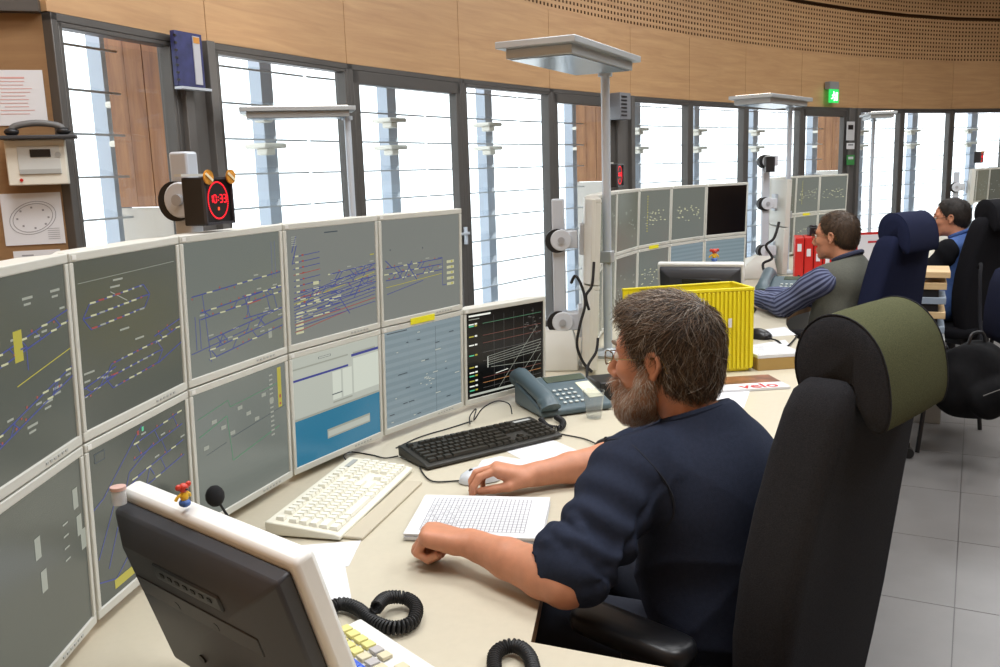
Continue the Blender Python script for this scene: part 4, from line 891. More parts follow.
# ================================================================== chairs
def fabric(name, col, k=0.25): return mat(name, col, 0.95, noise=k, nscale=420, bump=0.6, bscale=700, spec=0.15)
F_OLIVE = fabric('olive_wool', '#4A4C33'); F_CHAR = fabric('charcoal_wool', '#2B2C30'); F_NAVY = fabric('navy_wool', '#1B2038'); F_BLK = fabric('black_wool', '#16161A')
def rrect(cx, cy, z, w, d, r, n=5):
    out = []
    for qx, qy, a0 in ((1, 1, 0), (-1, 1, 90), (-1, -1, 180), (1, -1, 270)):
        for k in range(n):
            a = math.radians(a0 + 90 * k / (n - 1)); out.append((cx + qx * (w / 2 - r) + r * math.cos(a), cy + qy * (d / 2 - r) + r * math.sin(a), z))
    return out
def office_chair(pos, rz, label, back, head, seatm, group, arms=True, tall=1.0):
    r = thing('office_chair', label, 'chair', (pos[0], pos[1], 0), rz, group)
    # seat
    m = MB(); m.loft([rrect(0, 0.0, z, w, d, rr) for z, w, d, rr in ((0.385, 0.40, 0.40, 0.06), (0.395, 0.47, 0.46, 0.08), (0.43, 0.49, 0.48, 0.09), (0.455, 0.48, 0.47, 0.09), (0.468, 0.42, 0.42, 0.08), (0.47, 0.2, 0.2, 0.05))]); m.build('seat', seatm, r, smooth=True, angle=80)
    # backrest: cross sections up the height
    secs = [(0.40, -0.200, 0.34, 0.060), (0.46, -0.195, 0.40, 0.085), (0.55, -0.195, 0.45, 0.11), (0.66, -0.203, 0.46, 0.125), (0.78, -0.217, 0.455, 0.128), (0.90, -0.236, 0.43, 0.128), (1.00, -0.255, 0.40, 0.126), (1.07, -0.270, 0.375, 0.122), (1.105, -0.277, 0.355, 0.11), (1.125, -0.281, 0.31, 0.08), (1.132, -0.283, 0.2, 0.04)]
    m = MB(); m.loft([rrect(0, y, z * (1 if z < 0.5 else tall), w * 0.95, d * 0.95, min(0.030, d * 0.42)) for z, y, w, d in secs])
    bo = m.build('backrest', back, r, smooth=True, angle=75)
    # headrest hooked over the back
    pr = [(0.066, -0.012), (0.080, 0.03), (0.078, 0.075), (0.060, 0.118), (0.025, 0.145), (-0.015, 0.148), (-0.055, 0.130), (-0.088, 0.092), (-0.107, 0.04), (-0.115, -0.02), (-0.110, -0.062), (-0.098, -0.075), (-0.078, -0.070), (-0.066, -0.040), (-0.060, 0.0), (-0.03, 0.018), (0.03, 0.018), (0.05, -0.004)]
    pr = [(a * 0.84, b2 * 0.84 + 0.004) for a, b2 in pr]
    pr = [(p.x, p.y) for p in catmull([(a, b2, 0) for a, b2 in pr], 3, closed=True)]
    y0, z0 = -0.287, 1.105 * tall; m = MB(); hw = 0.128; n = len(pr); cy = sum(p[0] for p in pr) / n; cz = sum(p[1] for p in pr) / n
    def ring(x, s): return [(x, y0 + cy + (a - cy) * s, z0 + cz + (b2 - cz) * s) for a, b2 in pr]
    m.loft([ring(-hw, 1.0), ring(-hw + 0.006, 1.0), ring(-hw * 0.4, 1.012), ring(hw * 0.4, 1.012), ring(hw - 0.006, 1.0), ring(hw, 1.0)], cap=False); hd_o = m.build('headrest', head, r, smooth=True, angle=75)
    for sx in (-1, 1):
        e = MB(); e.loft([ring(sx * (hw - 0.001), 0.995), ring(sx * (hw + 0.006), 0.94), ring(sx * (hw + 0.008), 0.6)]); e.build('end_panel', back, hd_o, smooth=True, angle=75)
        # piping along the seam
        p = MB(); rg = ring(sx * (hw + 0.0005), 1.006); p.tube(rg + [rg[0]], 0.0016, 6); p.build('piping', back, hd_o, smooth=True)
    m = MB(); m.box((0.204, -0.235, 0.80), (0.006, 0.02, 0.03)); m.build('fabric_tag', M_BLACK, bo)
    # seat mechanism, column, star base, castors
    m = MB(); m.box((0, -0.02, 0.36), (0.22, 0.28, 0.05)); m.build('mechanism', M_BLACK, r, bevel=0.006)
    m = MB(); m.box((0, -0.20, 0.42), (0.10, 0.09, 0.16)); m.build('back_bracket', M_BLACK, r, bevel=0.006)
    m = MB(); m.cyl((0, 0, 0.10), (0, 0, 0.36), 0.028, 16); m.build('gas_column', M_BLACK, r, smooth=True)
    for k in range(5):
        a = 2 * math.pi * k / 5 + 0.3; c, s = math.cos(a), math.sin(a)
        m = MB(); m.tube([(0.02 * c, 0.02 * s, 0.105), (0.16 * c, 0.16 * s, 0.10), (0.31 * c, 0.31 * s, 0.075)], [0.028, 0.024, 0.016], 8); lg = m.build('base_leg', M_BLACK, r, smooth=True)
        m = MB(); tx, ty = -s, c; m.cyl((0.31 * c - 0.02 * tx, 0.31 * s - 0.02 * ty, 0.028), (0.31 * c + 0.02 * tx, 0.31 * s + 0.02 * ty, 0.028), 0.028, 14); m.cyl((0.31 * c, 0.31 * s, 0.03), (0.31 * c, 0.31 * s, 0.08), 0.008, 8); m.build('castor', M_BLACKR, lg, smooth=True)
    if arms:
        for sx in (-1, 1):
            m = MB(); m.loft([rrect(sx * 0.285, 0.02, z, w, d, rr, 5) for z, w, d, rr in ((0.650, 0.07, 0.24, 0.03), (0.656, 0.085, 0.262, 0.035), (0.675, 0.09, 0.27, 0.038), (0.688, 0.086, 0.262, 0.036), (0.694, 0.07, 0.245, 0.03), (0.696, 0.03, 0.2, 0.012))]); ar = m.build('armrest', M_BLACKA, r, smooth=True, angle=75)
            m = MB(); m.box((sx * 0.285, 0.0, 0.52), (0.03, 0.07, 0.27)); m.box((sx * 0.19, 0.0, 0.385), (0.21, 0.06, 0.02)); m.build('arm_support', M_BLACK, ar, bevel=0.004)
    return r
M_BLACKA = mat('soft_black_armrest', '#15161A', 0.38)
CH1 = (0.445, 1.765); RZ1 = math.radians(45)
chair1 = office_chair(CH1, RZ1, 'charcoal and olive high-back office chair of the bearded man', F_CHAR, F_OLIVE, F_CHAR, 'high-back office chairs', tall=1.05)
chair2 = office_chair((1.825, 4.625), math.radians(36), 'navy blue high-back office chair of the man in the striped sweater', F_NAVY, F_NAVY, F_NAVY, 'high-back office chairs', tall=1.05)
chair3 = office_chair((3.038, 5.945), math.radians(24), 'black high-back office chair of the man in blue', F_BLK, F_BLK, F_BLK, 'high-back office chairs', tall=1.04)
# ================================================================== people (signed-distance bodies turned into meshes)
def _n(v): return np.array(v, dtype=np.float32)
class Field:
    def __init__(s, lo, hi, step):
        s.lo = _n(lo); s.st = step; s.shape = tuple(int(math.ceil((hi[i] - lo[i]) / step)) + 1 for i in range(3))
        ax = [s.lo[i] + step * np.arange(s.shape[i], dtype=np.float32) for i in range(3)]
        s.ax = ax; s.f = np.full(s.shape, 1.0, np.float32)
    def _win(s, c, rad):
        sl = []
        for i in range(3):
            a = int(np.clip((c[i] - rad[i] - s.lo[i]) / s.st, 0, s.shape[i] - 1)); b = int(np.clip((c[i] + rad[i] - s.lo[i]) / s.st + 2, 1, s.shape[i])); sl.append(slice(a, max(b, a + 1)))
        return tuple(sl)
    def _pts(s, sl): return np.meshgrid(s.ax[0][sl[0]], s.ax[1][sl[1]], s.ax[2][sl[2]], indexing='ij')
    def _mix(s, sl, d, k, mode):
        o = s.f[sl]
        if mode == 'sub': d = -d
        if mode == 'add':
            if k > 0: h = np.clip(0.5 + 0.5 * (o - d) / k, 0, 1); s.f[sl] = o * (1 - h) + d * h - k * h * (1 - h)
            else: s.f[sl] = np.minimum(o, d)
        else:
            if k > 0: h = np.clip(0.5 - 0.5 * (o - d) / k, 0, 1); s.f[sl] = o * (1 - h) + d * h + k * h * (1 - h)
            else: s.f[sl] = np.maximum(o, d)
    def capsule(s, a, b, ra, rb=None, k=0.01, mode='add', fold=None):
        rb = ra if rb is None else rb; a, b = _n(a), _n(b); R = max(ra, rb) + k + 0.05
        c = (a + b) / 2; sl = s._win(c, np.abs(b - a) / 2 + R); X, Y, Z = s._pts(sl); d = b - a; L2 = float(d @ d) + 1e-12
        t = np.clip(((X - a[0]) * d[0] + (Y - a[1]) * d[1] + (Z - a[2]) * d[2]) / L2, 0, 1)
        px, py, pz = X - a[0] - t * d[0], Y - a[1] - t * d[1], Z - a[2] - t * d[2]
        r = ra + (rb - ra) * t
        if fold is not None: r = r + fold(t, px, py, pz)
        s._mix(sl, np.sqrt(px * px + py * py + pz * pz) - r, k, mode); return s
    def chain(s, pts, rs, k=0.01, mode='add'):
        for i in range(len(pts) - 1): s.capsule(pts[i], pts[i + 1], rs[i], rs[i + 1], k, mode)
        return s
    def ell(s, c, r, M=None, k=0.02, mode='add'):
        """ellipsoid; M = 3 axis vectors (rows)"""
        c = _n(c); R = max(r) + k + 0.05; sl = s._win(c, _n((R, R, R))); X, Y, Z = s._pts(sl); X, Y, Z = X - c[0], Y - c[1], Z - c[2]
        if M is not None:
            M = np.array([[v[0], v[1], v[2]] for v in M], np.float32); X, Y, Z = (M[i][0] * X + M[i][1] * Y + M[i][2] * Z for i in range(3))
        q = np.sqrt((X / r[0]) ** 2 + (Y / r[1]) ** 2 + (Z / r[2]) ** 2) + 1e-9; g = np.sqrt((X / r[0] ** 2) ** 2 + (Y / r[1] ** 2) ** 2 + (Z / r[2] ** 2) ** 2) + 1e-9
        s._mix(sl, q * (q - 1) / g, k, mode); return s
    def half(s, p, n, k=0.0):
        """keep the side where (x-p).n < 0"""
        n = Vector(n).normalized(); X, Y, Z = np.meshgrid(*s.ax, indexing='ij'); d = (X - p[0]) * n[0] + (Y - p[1]) * n[1] + (Z - p[2]) * n[2]
        s._mix((slice(None),) * 3, -d, k, 'sub'); return s
    def rest(s, poly, z):
        """cloth or skin lying on a table top: keep only what is above z inside the outline"""
        X, Y = np.meshgrid(s.ax[0], s.ax[1], indexing='ij'); ins = np.zeros(X.shape, bool); n = len(poly)
        for i in range(n):
            (x0, y0), (x1, y1) = poly[i], poly[(i + 1) % n]
            if y0 == y1: continue
            ins ^= ((y0 > Y) != (y1 > Y)) & (X < (x1 - x0) * (Y - y0) / (y1 - y0) + x0)
        f = np.maximum(s.f, (z - s.ax[2])[None, None, :]); s.f = np.where(ins[:, :, None], f, s.f).astype(np.float32); return s
    def warp(s, fn):
        X, Y, Z = np.meshgrid(*s.ax, indexing='ij'); s.f += fn(X, Y, Z).astype(np.float32); return s
    def mesh(s, smooth=1):
        f = s.f; ins = f < 0
        a = ins[:-1, :-1, :-1]; cnt = np.zeros(a.shape, np.int8)
        C = [(i, j, k) for i in (0, 1) for j in (0, 1) for k in (0, 1)]
        def cor(i, j, k, arr): return arr[i:arr.shape[0] - 1 + i, j:arr.shape[1] - 1 + j, k:arr.shape[2] - 1 + k]
        for c in C: cnt += cor(*c, ins)
        act = (cnt > 0) & (cnt < 8); idx = np.argwhere(act)
        if not len(idx): return np.zeros((0, 3)), []
        vid = np.full(act.shape, -1, np.int32); vid[act] = np.arange(len(idx))
        fv = {c: f[idx[:, 0] + c[0], idx[:, 1] + c[1], idx[:, 2] + c[2]] for c in C}
        acc = np.zeros((len(idx), 3), np.float32); num = np.zeros(len(idx), np.float32)
        for c in C:
            for ax in range(3):
                if c[ax]: continue
                e = list(c); e[ax] = 1; e = tuple(e); f0, f1 = fv[c], fv[e]; m = (f0 < 0) != (f1 < 0)
                t = np.where(m, f0 / (f0 - f1 + 1e-20), 0); p = np.repeat(np.array([c], np.float32), len(idx), 0); p[:, ax] += t
                acc += p * m[:, None]; num += m
        V = (idx + acc / num[:, None]) * s.st + s.lo
        F = []
        for ax in range(3):
            sl0 = [slice(None)] * 3; sl1 = [slice(None)] * 3; sl0[ax] = slice(0, -1); sl1[ax] = slice(1, None)
            ch = ins[tuple(sl0)] != ins[tuple(sl1)]
            u, w = (ax + 1) % 3, (ax + 2) % 3; e = np.argwhere(ch)
            ok = (e[:, u] > 0) & (e[:, w] > 0) & (e[:, u] < act.shape[u]) & (e[:, w] < act.shape[w]) & (e[:, ax] < act.shape[ax]); e = e[ok]
            flip = ins[tuple(sl0)][e[:, 0], e[:, 1], e[:, 2]]
            def g(du, dw):
                q = e.copy(); q[:, u] += du; q[:, w] += dw; return vid[q[:, 0], q[:, 1], q[:, 2]]
            quad = np.stack([g(-1, -1), g(0, -1), g(0, 0), g(-1, 0)], 1); quad[~flip] = quad[~flip][:, ::-1]
            F.append(quad)
        F = np.concatenate(F)
        for _ in range(smooth):                         # light Laplacian
            S_ = np.zeros_like(V); n = np.zeros(len(V), np.float32)
            for k in range(4):
                i, j = F[:, k], F[:, (k + 1) % 4]; np.add.at(S_, i, V[j]); np.add.at(S_, j, V[i]); np.add.at(n, i, 1); np.add.at(n, j, 1)
            V = V * 0.5 + 0.5 * S_ / np.maximum(n, 1)[:, None]
        return V, F
def np_object(name, parts, mats, parent, org, mat_ids=None):
    """parts = [(V,F)...] joined as one mesh object; world coordinates, origin org"""
    vs, fs, mi, o = [], [], [], 0
    for k, (V, F) in enumerate(parts):
        if not len(V): continue
        vs.append(V - np.array(org, np.float32)); fs.append(np.asarray(F) + o); mi += [0 if mat_ids is None else mat_ids[k]] * len(F); o += len(V)
    V = np.concatenate(vs); F = np.concatenate(fs); me = bpy.data.meshes.new(name)
    me.vertices.add(len(V)); me.vertices.foreach_set('co', V.astype(np.float32).ravel()); me.loops.add(F.size); me.loops.foreach_set('vertex_index', F.astype(np.int32).ravel())
    me.polygons.add(len(F)); me.polygons.foreach_set('loop_start', np.arange(0, F.size, 4, dtype=np.int32)); me.polygons.foreach_set('loop_total', np.full(len(F), 4, np.int32))
    me.update(calc_edges=True); me.validate(); me.polygons.foreach_set('material_index', mi); me.polygons.foreach_set('use_smooth', [True] * len(me.polygons))
    ob = bpy.data.objects.new(name, me); COL.objects.link(ob); ob.parent = parent
    for m in (mats if isinstance(mats, (list, tuple)) else [mats]): me.materials.append(m)
    return ob
def frame(f, pitch=0.0, roll=0.0):
    f = Vector(f).normalized(); l = Vector((-f.y, f.x, 0)).normalized(); u = f.cross(l)
    R = Matrix.Rotation(pitch, 3, l); f, u = R @ f, R @ u
    return f, l, u
def head_field(c, fr, step, ear=True, neck=None):
    f, l, u = fr; W_ = lambda x, y, z: Vector(c) + f * x + l * y + u * z; M = (f, l, u)
    lo = [c[i] - 0.19 for i in range(3)]; hi = [c[i] + 0.19 for i in range(3)]; lo[2] -= 0.06
    F = Field(lo, hi, step)
    F.ell(W_(-0.012, 0, 0.036), (0.100, 0.077, 0.087), M, 0.0)
    F.ell(W_(0.036, 0, -0.012), (0.058, 0.060, 0.088), M, 0.03)
    F.ell(W_(0.034, 0, -0.066), (0.050, 0.052, 0.044), M, 0.025)
    F.ell(W_(0.078, 0, -0.094), (0.020, 0.024, 0.018), M, 0.02)
    for s in (-1, 1):
        F.capsule(W_(0.086, s * 0.012, 0.030), W_(0.072, s * 0.050, 0.030), 0.011, 0.010, 0.014)
        F.ell(W_(0.066, s * 0.044, -0.016), (0.022, 0.020, 0.020), M, 0.02)
        F.ell(W_(0.100, s * 0.033, 0.010), (0.014, 0.016, 0.011), M, 0.010, 'sub')
        F.ell(W_(0.104, s * 0.012, -0.034), (0.010, 0.009, 0.008), M, 0.006)
    F.capsule(W_(0.094, 0, 0.018), W_(0.116, 0, -0.024), 0.0085, 0.012, 0.012)
    F.capsule(W_(0.092, -0.018, -0.057), W_(0.092, 0.018, -0.057), 0.008, 0.008, 0.010); F.capsule(W_(0.090, -0.015, -0.068), W_(0.090, 0.015, -0.068), 0.008, 0.008, 0.010)
    F.capsule(W_(0.10, -0.016, -0.0625), W_(0.10, 0.016, -0.0625), 0.0018, 0.0018, 0.003, 'sub')
    if ear:
        for s in (-1, 1):
            hx = [(0.012, 0.072, -0.012), (0.010, 0.079, 0.012), (0.000, 0.085, 0.028), (-0.014, 0.089, 0.030), (-0.024, 0.090, 0.018), (-0.024, 0.088, 0.000), (-0.016, 0.084, -0.016), (-0.004, 0.079, -0.030), (0.006, 0.074, -0.028)]
            hx = [(x * 0.84, y - 0.002, z * 0.84) for x, y, z in hx]
            F.ell(W_(-0.006, s * 0.076, 0.0), (0.015, 0.006, 0.023), (f, (l * s - f * 0.35).normalized(), u), 0.006)
            F.chain([W_(x, s * y, z) for x, y, z in hx], [0.0042, 0.0046, 0.0046, 0.0048, 0.0046, 0.0044, 0.0046, 0.0066, 0.0055], 0.003)
            F.ell(W_(-0.002, s * 0.088, -0.002), (0.008, 0.007, 0.012), M, 0.004, 'sub')
    if neck is not None:
        F.capsule(W_(-0.022, 0, -0.045), neck, 0.056, 0.060, 0.025)
    return F, W_
def strands(name, parent, org, pts, nrm, dirf, n, length, rad, mats, seed, lift=0.35, seg=4, jit=0.35, curl=0.0):
    """tapered hairs grown along a surface: one mesh"""
    rnd_ = np.random.RandomState(seed); ids = rnd_.choice(len(pts), n, replace=len(pts) < n); V, Fq, mi = [], [], []
    for q, i in enumerate(ids):
        p = Vector(pts[i]); nn = Vector(nrm[i]); d = Vector(dirf(p)); d = (d - nn * d.dot(nn))
        if d.length < 1e-5: continue
        d.normalize(); side = nn.cross(d); d = (d + side * rnd_.normal(0, jit)).normalized(); L = length(p) * rnd_.uniform(0.7, 1.2) if callable(length) else length * rnd_.uniform(0.7, 1.2)
        side = nn.cross(d).normalized(); base = len(V); pos = p.copy() + nn * 0.0005; c0 = rnd_.normal(0, curl)
        for k in range(seg + 1):
            t = k / seg; w = rad * (1 - 0.75 * t)
            V += [pos + side * w, pos - side * w * 0.5 + nn * w, pos - side * w * 0.5 - nn * w * 0.4]
            step = d * (L / seg) + nn * (L / seg) * lift * (1 - 1.75 * t); pos = pos + step + side * (c0 * L / seg)
            if k < seg:
                o = base + 3 * k
                for a, b2 in ((0, 1), (1, 2), (2, 0)): Fq.append((o + a, o + b2, o + 3 + b2, o + 3 + a)); mi.append(q % len(mats))
    V = np.array([tuple(v) for v in V], np.float32); ob = np_object(name, [(V, np.array(Fq, np.int32))], mats, parent, org)
    ob.data.polygons.foreach_set('material_index', mi); ob['kind'] = 'stuff'; return ob
def vnormals(V, F):
    n = np.cross(V[F[:, 2]] - V[F[:, 0]], V[F[:, 3]] - V[F[:, 1]]); N = np.zeros_like(V)
    for k in range(4): np.add.at(N, F[:, k], n)
    return N / (np.linalg.norm(N, axis=1)[:, None] + 1e-12)
def hand_prims(F, wrist, h, pn, thumb, bends, thumb_pts=None, sc=1.0, spread=1.0):
    """capsule hand: h = direction of the knuckles, pn = towards the palm, thumb = towards the thumb side"""
    wrist = Vector(wrist); h = Vector(h).normalized(); pn = Vector(pn); pn = (pn - h * pn.dot(h)).normalized(); s = Vector(thumb); s = (s - h * s.dot(h) - pn * s.dot(pn)).normalized()
    offs_ = [0.029, 0.010, -0.009, -0.027]; mlen = [0.088, 0.090, 0.085, 0.078]; ph = [(0.043, 0.026, 0.020), (0.047, 0.030, 0.021), (0.043, 0.028, 0.020), (0.034, 0.021, 0.018)]; rr = [0.0098, 0.0100, 0.0095, 0.0085]
    tips = []
    for i in range(4):
        mcp = wrist + h * mlen[i] * sc + s * offs_[i] * sc + pn * (0.004 if i in (0, 3) else 0.0)
        F.capsule(wrist + h * 0.012 + s * offs_[i] * 0.62 + pn * 0.004, mcp, 0.0150 * sc, 0.0122 * sc, 0.014)
        F.capsule(wrist + h * 0.03 + s * offs_[i] * 0.7 + pn * 0.012, mcp + pn * 0.008 - h * 0.012, 0.013 * sc, 0.010 * sc, 0.014)
        d = h + s * 0.10 * spread * (1.5 - i) / 1.5; d.normalize(); p = mcp; ang = 0
        for k in range(3):
            a = math.radians(bends[i][k]); ax = d.cross(pn)
            ang += a; dd = d * math.cos(ang) + pn * math.sin(ang); q = p + dd * ph[i][k] * sc
            F.capsule(p, q, rr[i] * (1.0 - 0.06 * k) * sc, rr[i] * (0.94 - 0.08 * k) * sc, 0.0022); p = q
        tips.append(p)
    if thumb_pts is None:
        t0 = wrist + h * 0.018 + s * 0.024 + pn * 0.010; t1 = wrist + h * 0.055 + s * 0.046 + pn * 0.020; t2 = wrist + h * 0.085 + s * 0.050 + pn * 0.030; t3 = wrist + h * 0.108 + s * 0.044 + pn * 0.036
    else: t0, t1, t2, t3 = [wrist + h * a + s * b2 + pn * c for a, b2, c in thumb_pts]
    F.capsule(t0, t1, 0.0165 * sc, 0.0125 * sc, 0.012); F.capsule(t1, t2, 0.0118 * sc, 0.0105 * sc, 0.004); F.capsule(t2, t3, 0.0105 * sc, 0.0088 * sc, 0.003)
    return tips
M_SKIN = mat('weathered_skin', '#C08567', 0.5, noise=0.07, nscale=45, bump=0.12, bscale=320, sss=0.12, spec=0.4)
M_EYE = mat('eye_white', '#D8D2C8', 0.25); M_IRIS = mat('iris_brown', '#3A2A1E', 0.2)
M_WIRE = mat('spectacle_metal', '#8A7A5A', 0.25, metal=1.0); M_SPECG = glass_mat('spectacle_glass', (0.95, 0.96, 0.96), 1.0)
def eyes(root, org, Wf, fr):
    f, l, u = fr
    for s in (-1, 1):
        m = MB(); c = Wf(0.0835, s * 0.0325, 0.0095) - Vector(org); m.ball(c, 0.0122, 16); e = m.build('eye', M_EYE, root, smooth=True)
        m = MB(); m.ball(c + f * 0.0075, (0.0058, 0.0058, 0.0058), 12); m.build('iris', M_IRIS, e, smooth=True)
def glasses(root, org, Wf, lensw=0.021, lensh=0.014, thick=0.0013, m_=None, xoff=0.0):
    m_ = m_ or M_WIRE; o = Vector(org); fr = MB(); pts = lambda s: [Wf(0.108 + xoff - 0.006 * abs(math.cos(a)), s * (0.033 + lensw * math.cos(a)), 0.008 + lensh * math.sin(a)) - o for a in np.linspace(0, 2 * math.pi, 25)]
    for s in (-1, 1):
        fr.tube(pts(s), thick, 6); fr.tube([p - o for p in (Wf(0.101 + xoff, s * 0.055, 0.012), Wf(0.085, s * 0.072, 0.012), Wf(0.03, s * 0.0785, 0.012), Wf(-0.018, s * 0.0835, 0.016))], thick, 6)
        fr.tube([p - o for p in catmull([Wf(-0.018, s * 0.0835, 0.016), Wf(-0.028, s * 0.084, 0.008), Wf(-0.036, s * 0.082, -0.016)], 4)], thick * 1.3, 6)
    fr.tube([p - o for p in (Wf(0.106 + xoff, -0.013, 0.014), Wf(0.111 + xoff, 0, 0.017), Wf(0.106 + xoff, 0.013, 0.014))], thick, 6)
    g = fr.build('spectacles', m_, root, smooth=True)
    for s in (-1, 1):
        m = MB(); p = pts(s)[:-1]; c = sum(p, Vector()) / len(p); m.add([c] + p, [(0, i + 1, (i + 1) % len(p) + 1) for i in range(len(p))]); m.build('lens', M_SPECG, g)
# ------------------------------------------------------------------ the bearded man
D1 = Vector((-0.72, 0.69, 0)).normalized(); E1v = Vector((D1.y, -D1.x, 0)); UP = Vector((0, 0, 1))
fr1 = frame((-0.866, 0.5, 0), math.radians(4))
_ear = by(653, 366, 1.755); HC = _ear + fr1[0] * 0.006 - fr1[1] * 0.080
PELV = Vector((0.480, 1.742, 0.56)); NB = HC - fr1[0] * 0.072 + UP * -0.128
man1 = thing('person', 'bearded man in navy sweatshirt and glasses working at the near desk', 'person', (PELV.x, PELV.y, 0)); ORG = (PELV.x, PELV.y, 0.0)
SL = NB - E1v * 0.165 + D1 * 0.045 - UP * 0.075; SR = NB + E1v * 0.165 + D1 * 0.055 - UP * 0.080
EL = bz(566, 590, 0.775); EL.z = 0.790; WL = bz(472, 549, 0.79); WL.z = 0.801
ER = Vector((0.325, 2.285, 0.789)); WR = bz(531, 474, 0.785); WR.z = 0.782
# skin: head and neck
HF, WH = head_field(HC, fr1, 0.0028, True, NB + D1 * 0.01)
hV, hF = HF.mesh(1)
# arms and hands, finer
def arm_field(E, Wt, S_, lo_pad, hand):
    pts = [E, Wt, S_]; lo = [min(p[i] for p in pts) - lo_pad for i in range(3)]; hi = [max(p[i] for p in pts) + lo_pad for i in range(3)]
    F = Field(lo, hi, 0.0028); dv = (Wt - E)
    F.chain([E, E + dv * 0.22, E + dv * 0.6, Wt], [0.043, 0.047, 0.039, 0.0285], 0.012)
    F.capsule(E - UP * 0.004, E.lerp(S_, 0.35), 0.042, 0.048, 0.02)
    F.capsule(Wt - dv.normalized() * 0.02, Wt + dv.normalized() * 0.01, 0.0275, 0.026, 0.012)
    hand(F); F.rest(poly1, DZ); return F.mesh(1)
hL = Vector((-0.90, 0.44, 0.0))
def left_hand(F): hand_prims(F, WL + UP * 0.004, hL + UP * 0.10, Vector((-0.12, -0.1, -1)), Vector((0.44, 0.90, 0)), [(58, 88, 55), (62, 92, 55), (66, 94, 55), (70, 92, 55)], thumb_pts=[(0.018, 0.024, 0.012), (0.050, 0.040, 0.030), (0.080, 0.034, 0.042), (0.10, 0.018, 0.046)], sc=1.16)
hR = Vector((-0.985, -0.05, 0.0))
def right_hand(F): hand_prims(F, WR, hR + UP * 0.30, Vector((-0.1, -0.12, -1)), Vector((0.0, -1, 0)), [(34, 40, 22), (30, 44, 24), (34, 46, 24), (38, 46, 26)], thumb_pts=[(0.016, 0.024, 0.012), (0.052, 0.036, 0.034), (0.088, 0.034, 0.050), (0.120, 0.030, 0.064)], sc=1.06)
aL = arm_field(EL, WL, SL, 0.16, left_hand); aR = arm_field(ER, WR, SR, 0.16, right_hand)
body = np_object('body', [(hV, hF), aL, aR], M_SKIN, man1, ORG)
# sweatshirt
TF = Field((0.02, 1.36, 0.44), (0.86, 2.42, 1.12), 0.0043)
ch = NB.lerp(PELV, 0.42); Mt = (D1, E1v, UP); lean = (NB - PELV).normalized(); Mx = (lean.cross(E1v) * -1, E1v, lean)
TF.ell(PELV + UP * 0.06 + D1 * 0.03, (0.128, 0.185, 0.158), Mt, 0.0)
TF.ell(PELV.lerp(NB, 0.38) + D1 * 0.025, (0.142, 0.180, 0.20), Mx, 0.05)
TF.ell(PELV.lerp(NB, 0.68) - D1 * 0.012, (0.135, 0.185, 0.18), Mx, 0.05)
TF.capsule(SL + E1v * 0.035 - UP * 0.012, SR - E1v * 0.035 - UP * 0.012, 0.085, 0.085, 0.06)
TF.capsule(NB - UP * 0.07 - D1 * 0.03, NB - D1 * 0.022 - UP * 0.005, 0.085, 0.070, 0.045)
def sleeve_fold(amp, ph):
    def fn(t, px, py, pz):
        th = np.arctan2(pz, px * 0.8 + py * 0.6)
        return (amp * (0.35 + 1.0 * np.clip((t - 0.30) / 0.6, 0, 1)) * np.sin(2 * np.pi * 3.6 * t + 1.1 * np.sin(th + ph) + 0.7 * np.sin(2 * th)) + 0.004 * np.sin(3 * th + 6 * t)).astype(np.float32)
    return fn
ELs = SL.lerp(EL, 0.86); ERs = SR.lerp(ER, 0.95)
TF.capsule(SL, ELs, 0.084, 0.074, 0.04, fold=sleeve_fold(0.0075, 0.4)); TF.capsule(SR, ERs, 0.080, 0.070, 0.04, fold=sleeve_fold(0.006, 1.4))
dl = (EL - SL).normalized()
fwd = (WL - EL).normalized()
for k, (t, r_, tl) in enumerate(((0.70, 0.076, 0.3), (0.80, 0.078, -0.2), (0.89, 0.074, 0.25))):      # bunched folds above the elbow
    c = SL.lerp(EL, t) + fwd * 0.008 * k; ax = (dl + fwd * 0.5 + UP * tl * 0.3).normalized(); a1 = ax.orthogonal().normalized(); a2 = ax.cross(a1)
    ring_ = [c + (a1 * math.cos(a) + a2 * math.sin(a)) * (r_ - 0.012) + ax * 0.008 * math.sin(2 * a + k) for a in np.linspace(0, 2 * math.pi, 15)]
    TF.chain(ring_, [0.014 + 0.003 * math.sin(3 * a) for a in np.linspace(0, 2 * math.pi, 15)], 0.010)
# cuff
TF.capsule(EL - dl * 0.030 + fwd * 0.016, EL - dl * 0.012 + fwd * 0.040, 0.060, 0.055, 0.012)
TF.capsule(ER - (ER - SR).normalized() * 0.02, ER + (WR - ER).normalized() * 0.045, 0.062, 0.052, 0.02)
# arm openings
TF.capsule(EL + fwd * 0.062, EL + fwd * 0.17, 0.054, 0.058, 0.004, 'sub')
TF.capsule(ER + (WR - ER).normalized() * 0.06, ER + (WR - ER).normalized() * 0.16, 0.052, 0.056, 0.004, 'sub')
# seam line round the armhole
ang_ax = (SL - NB).normalized(); a1 = UP.cross(ang_ax).normalized(); a2 = ang_ax.cross(a1); cS = SL.lerp(EL, 0.10) + E1v * 0.03
seam = [cS + (a1 * math.cos(a) * 0.115 + a2 * math.sin(a) * 0.115) for a in np.linspace(0, 2 * math.pi, 25)]
def folds(X, Y, Z):
    u = X * D1.x + Y * D1.y; v = X * E1v.x + Y * E1v.y
    low = np.clip((1.0 - Z) / 0.3, 0, 1)
    ridge = lambda q: (1 - np.abs(np.sin(q))) ** 2.2
    a = ridge(11 * Z + 6.5 * u + 1.6 * np.sin(7 * v + 4 * Z) + 0.6); b = ridge(8 * Z - 9 * v + 1.4 * np.sin(6 * u + 3 * Z))
    return -0.008 * low * a - 0.009 * low * b - 0.003 * ridge(13 * v + 9 * Z + np.sin(9 * u)) + 0.004
TF.warp(folds)
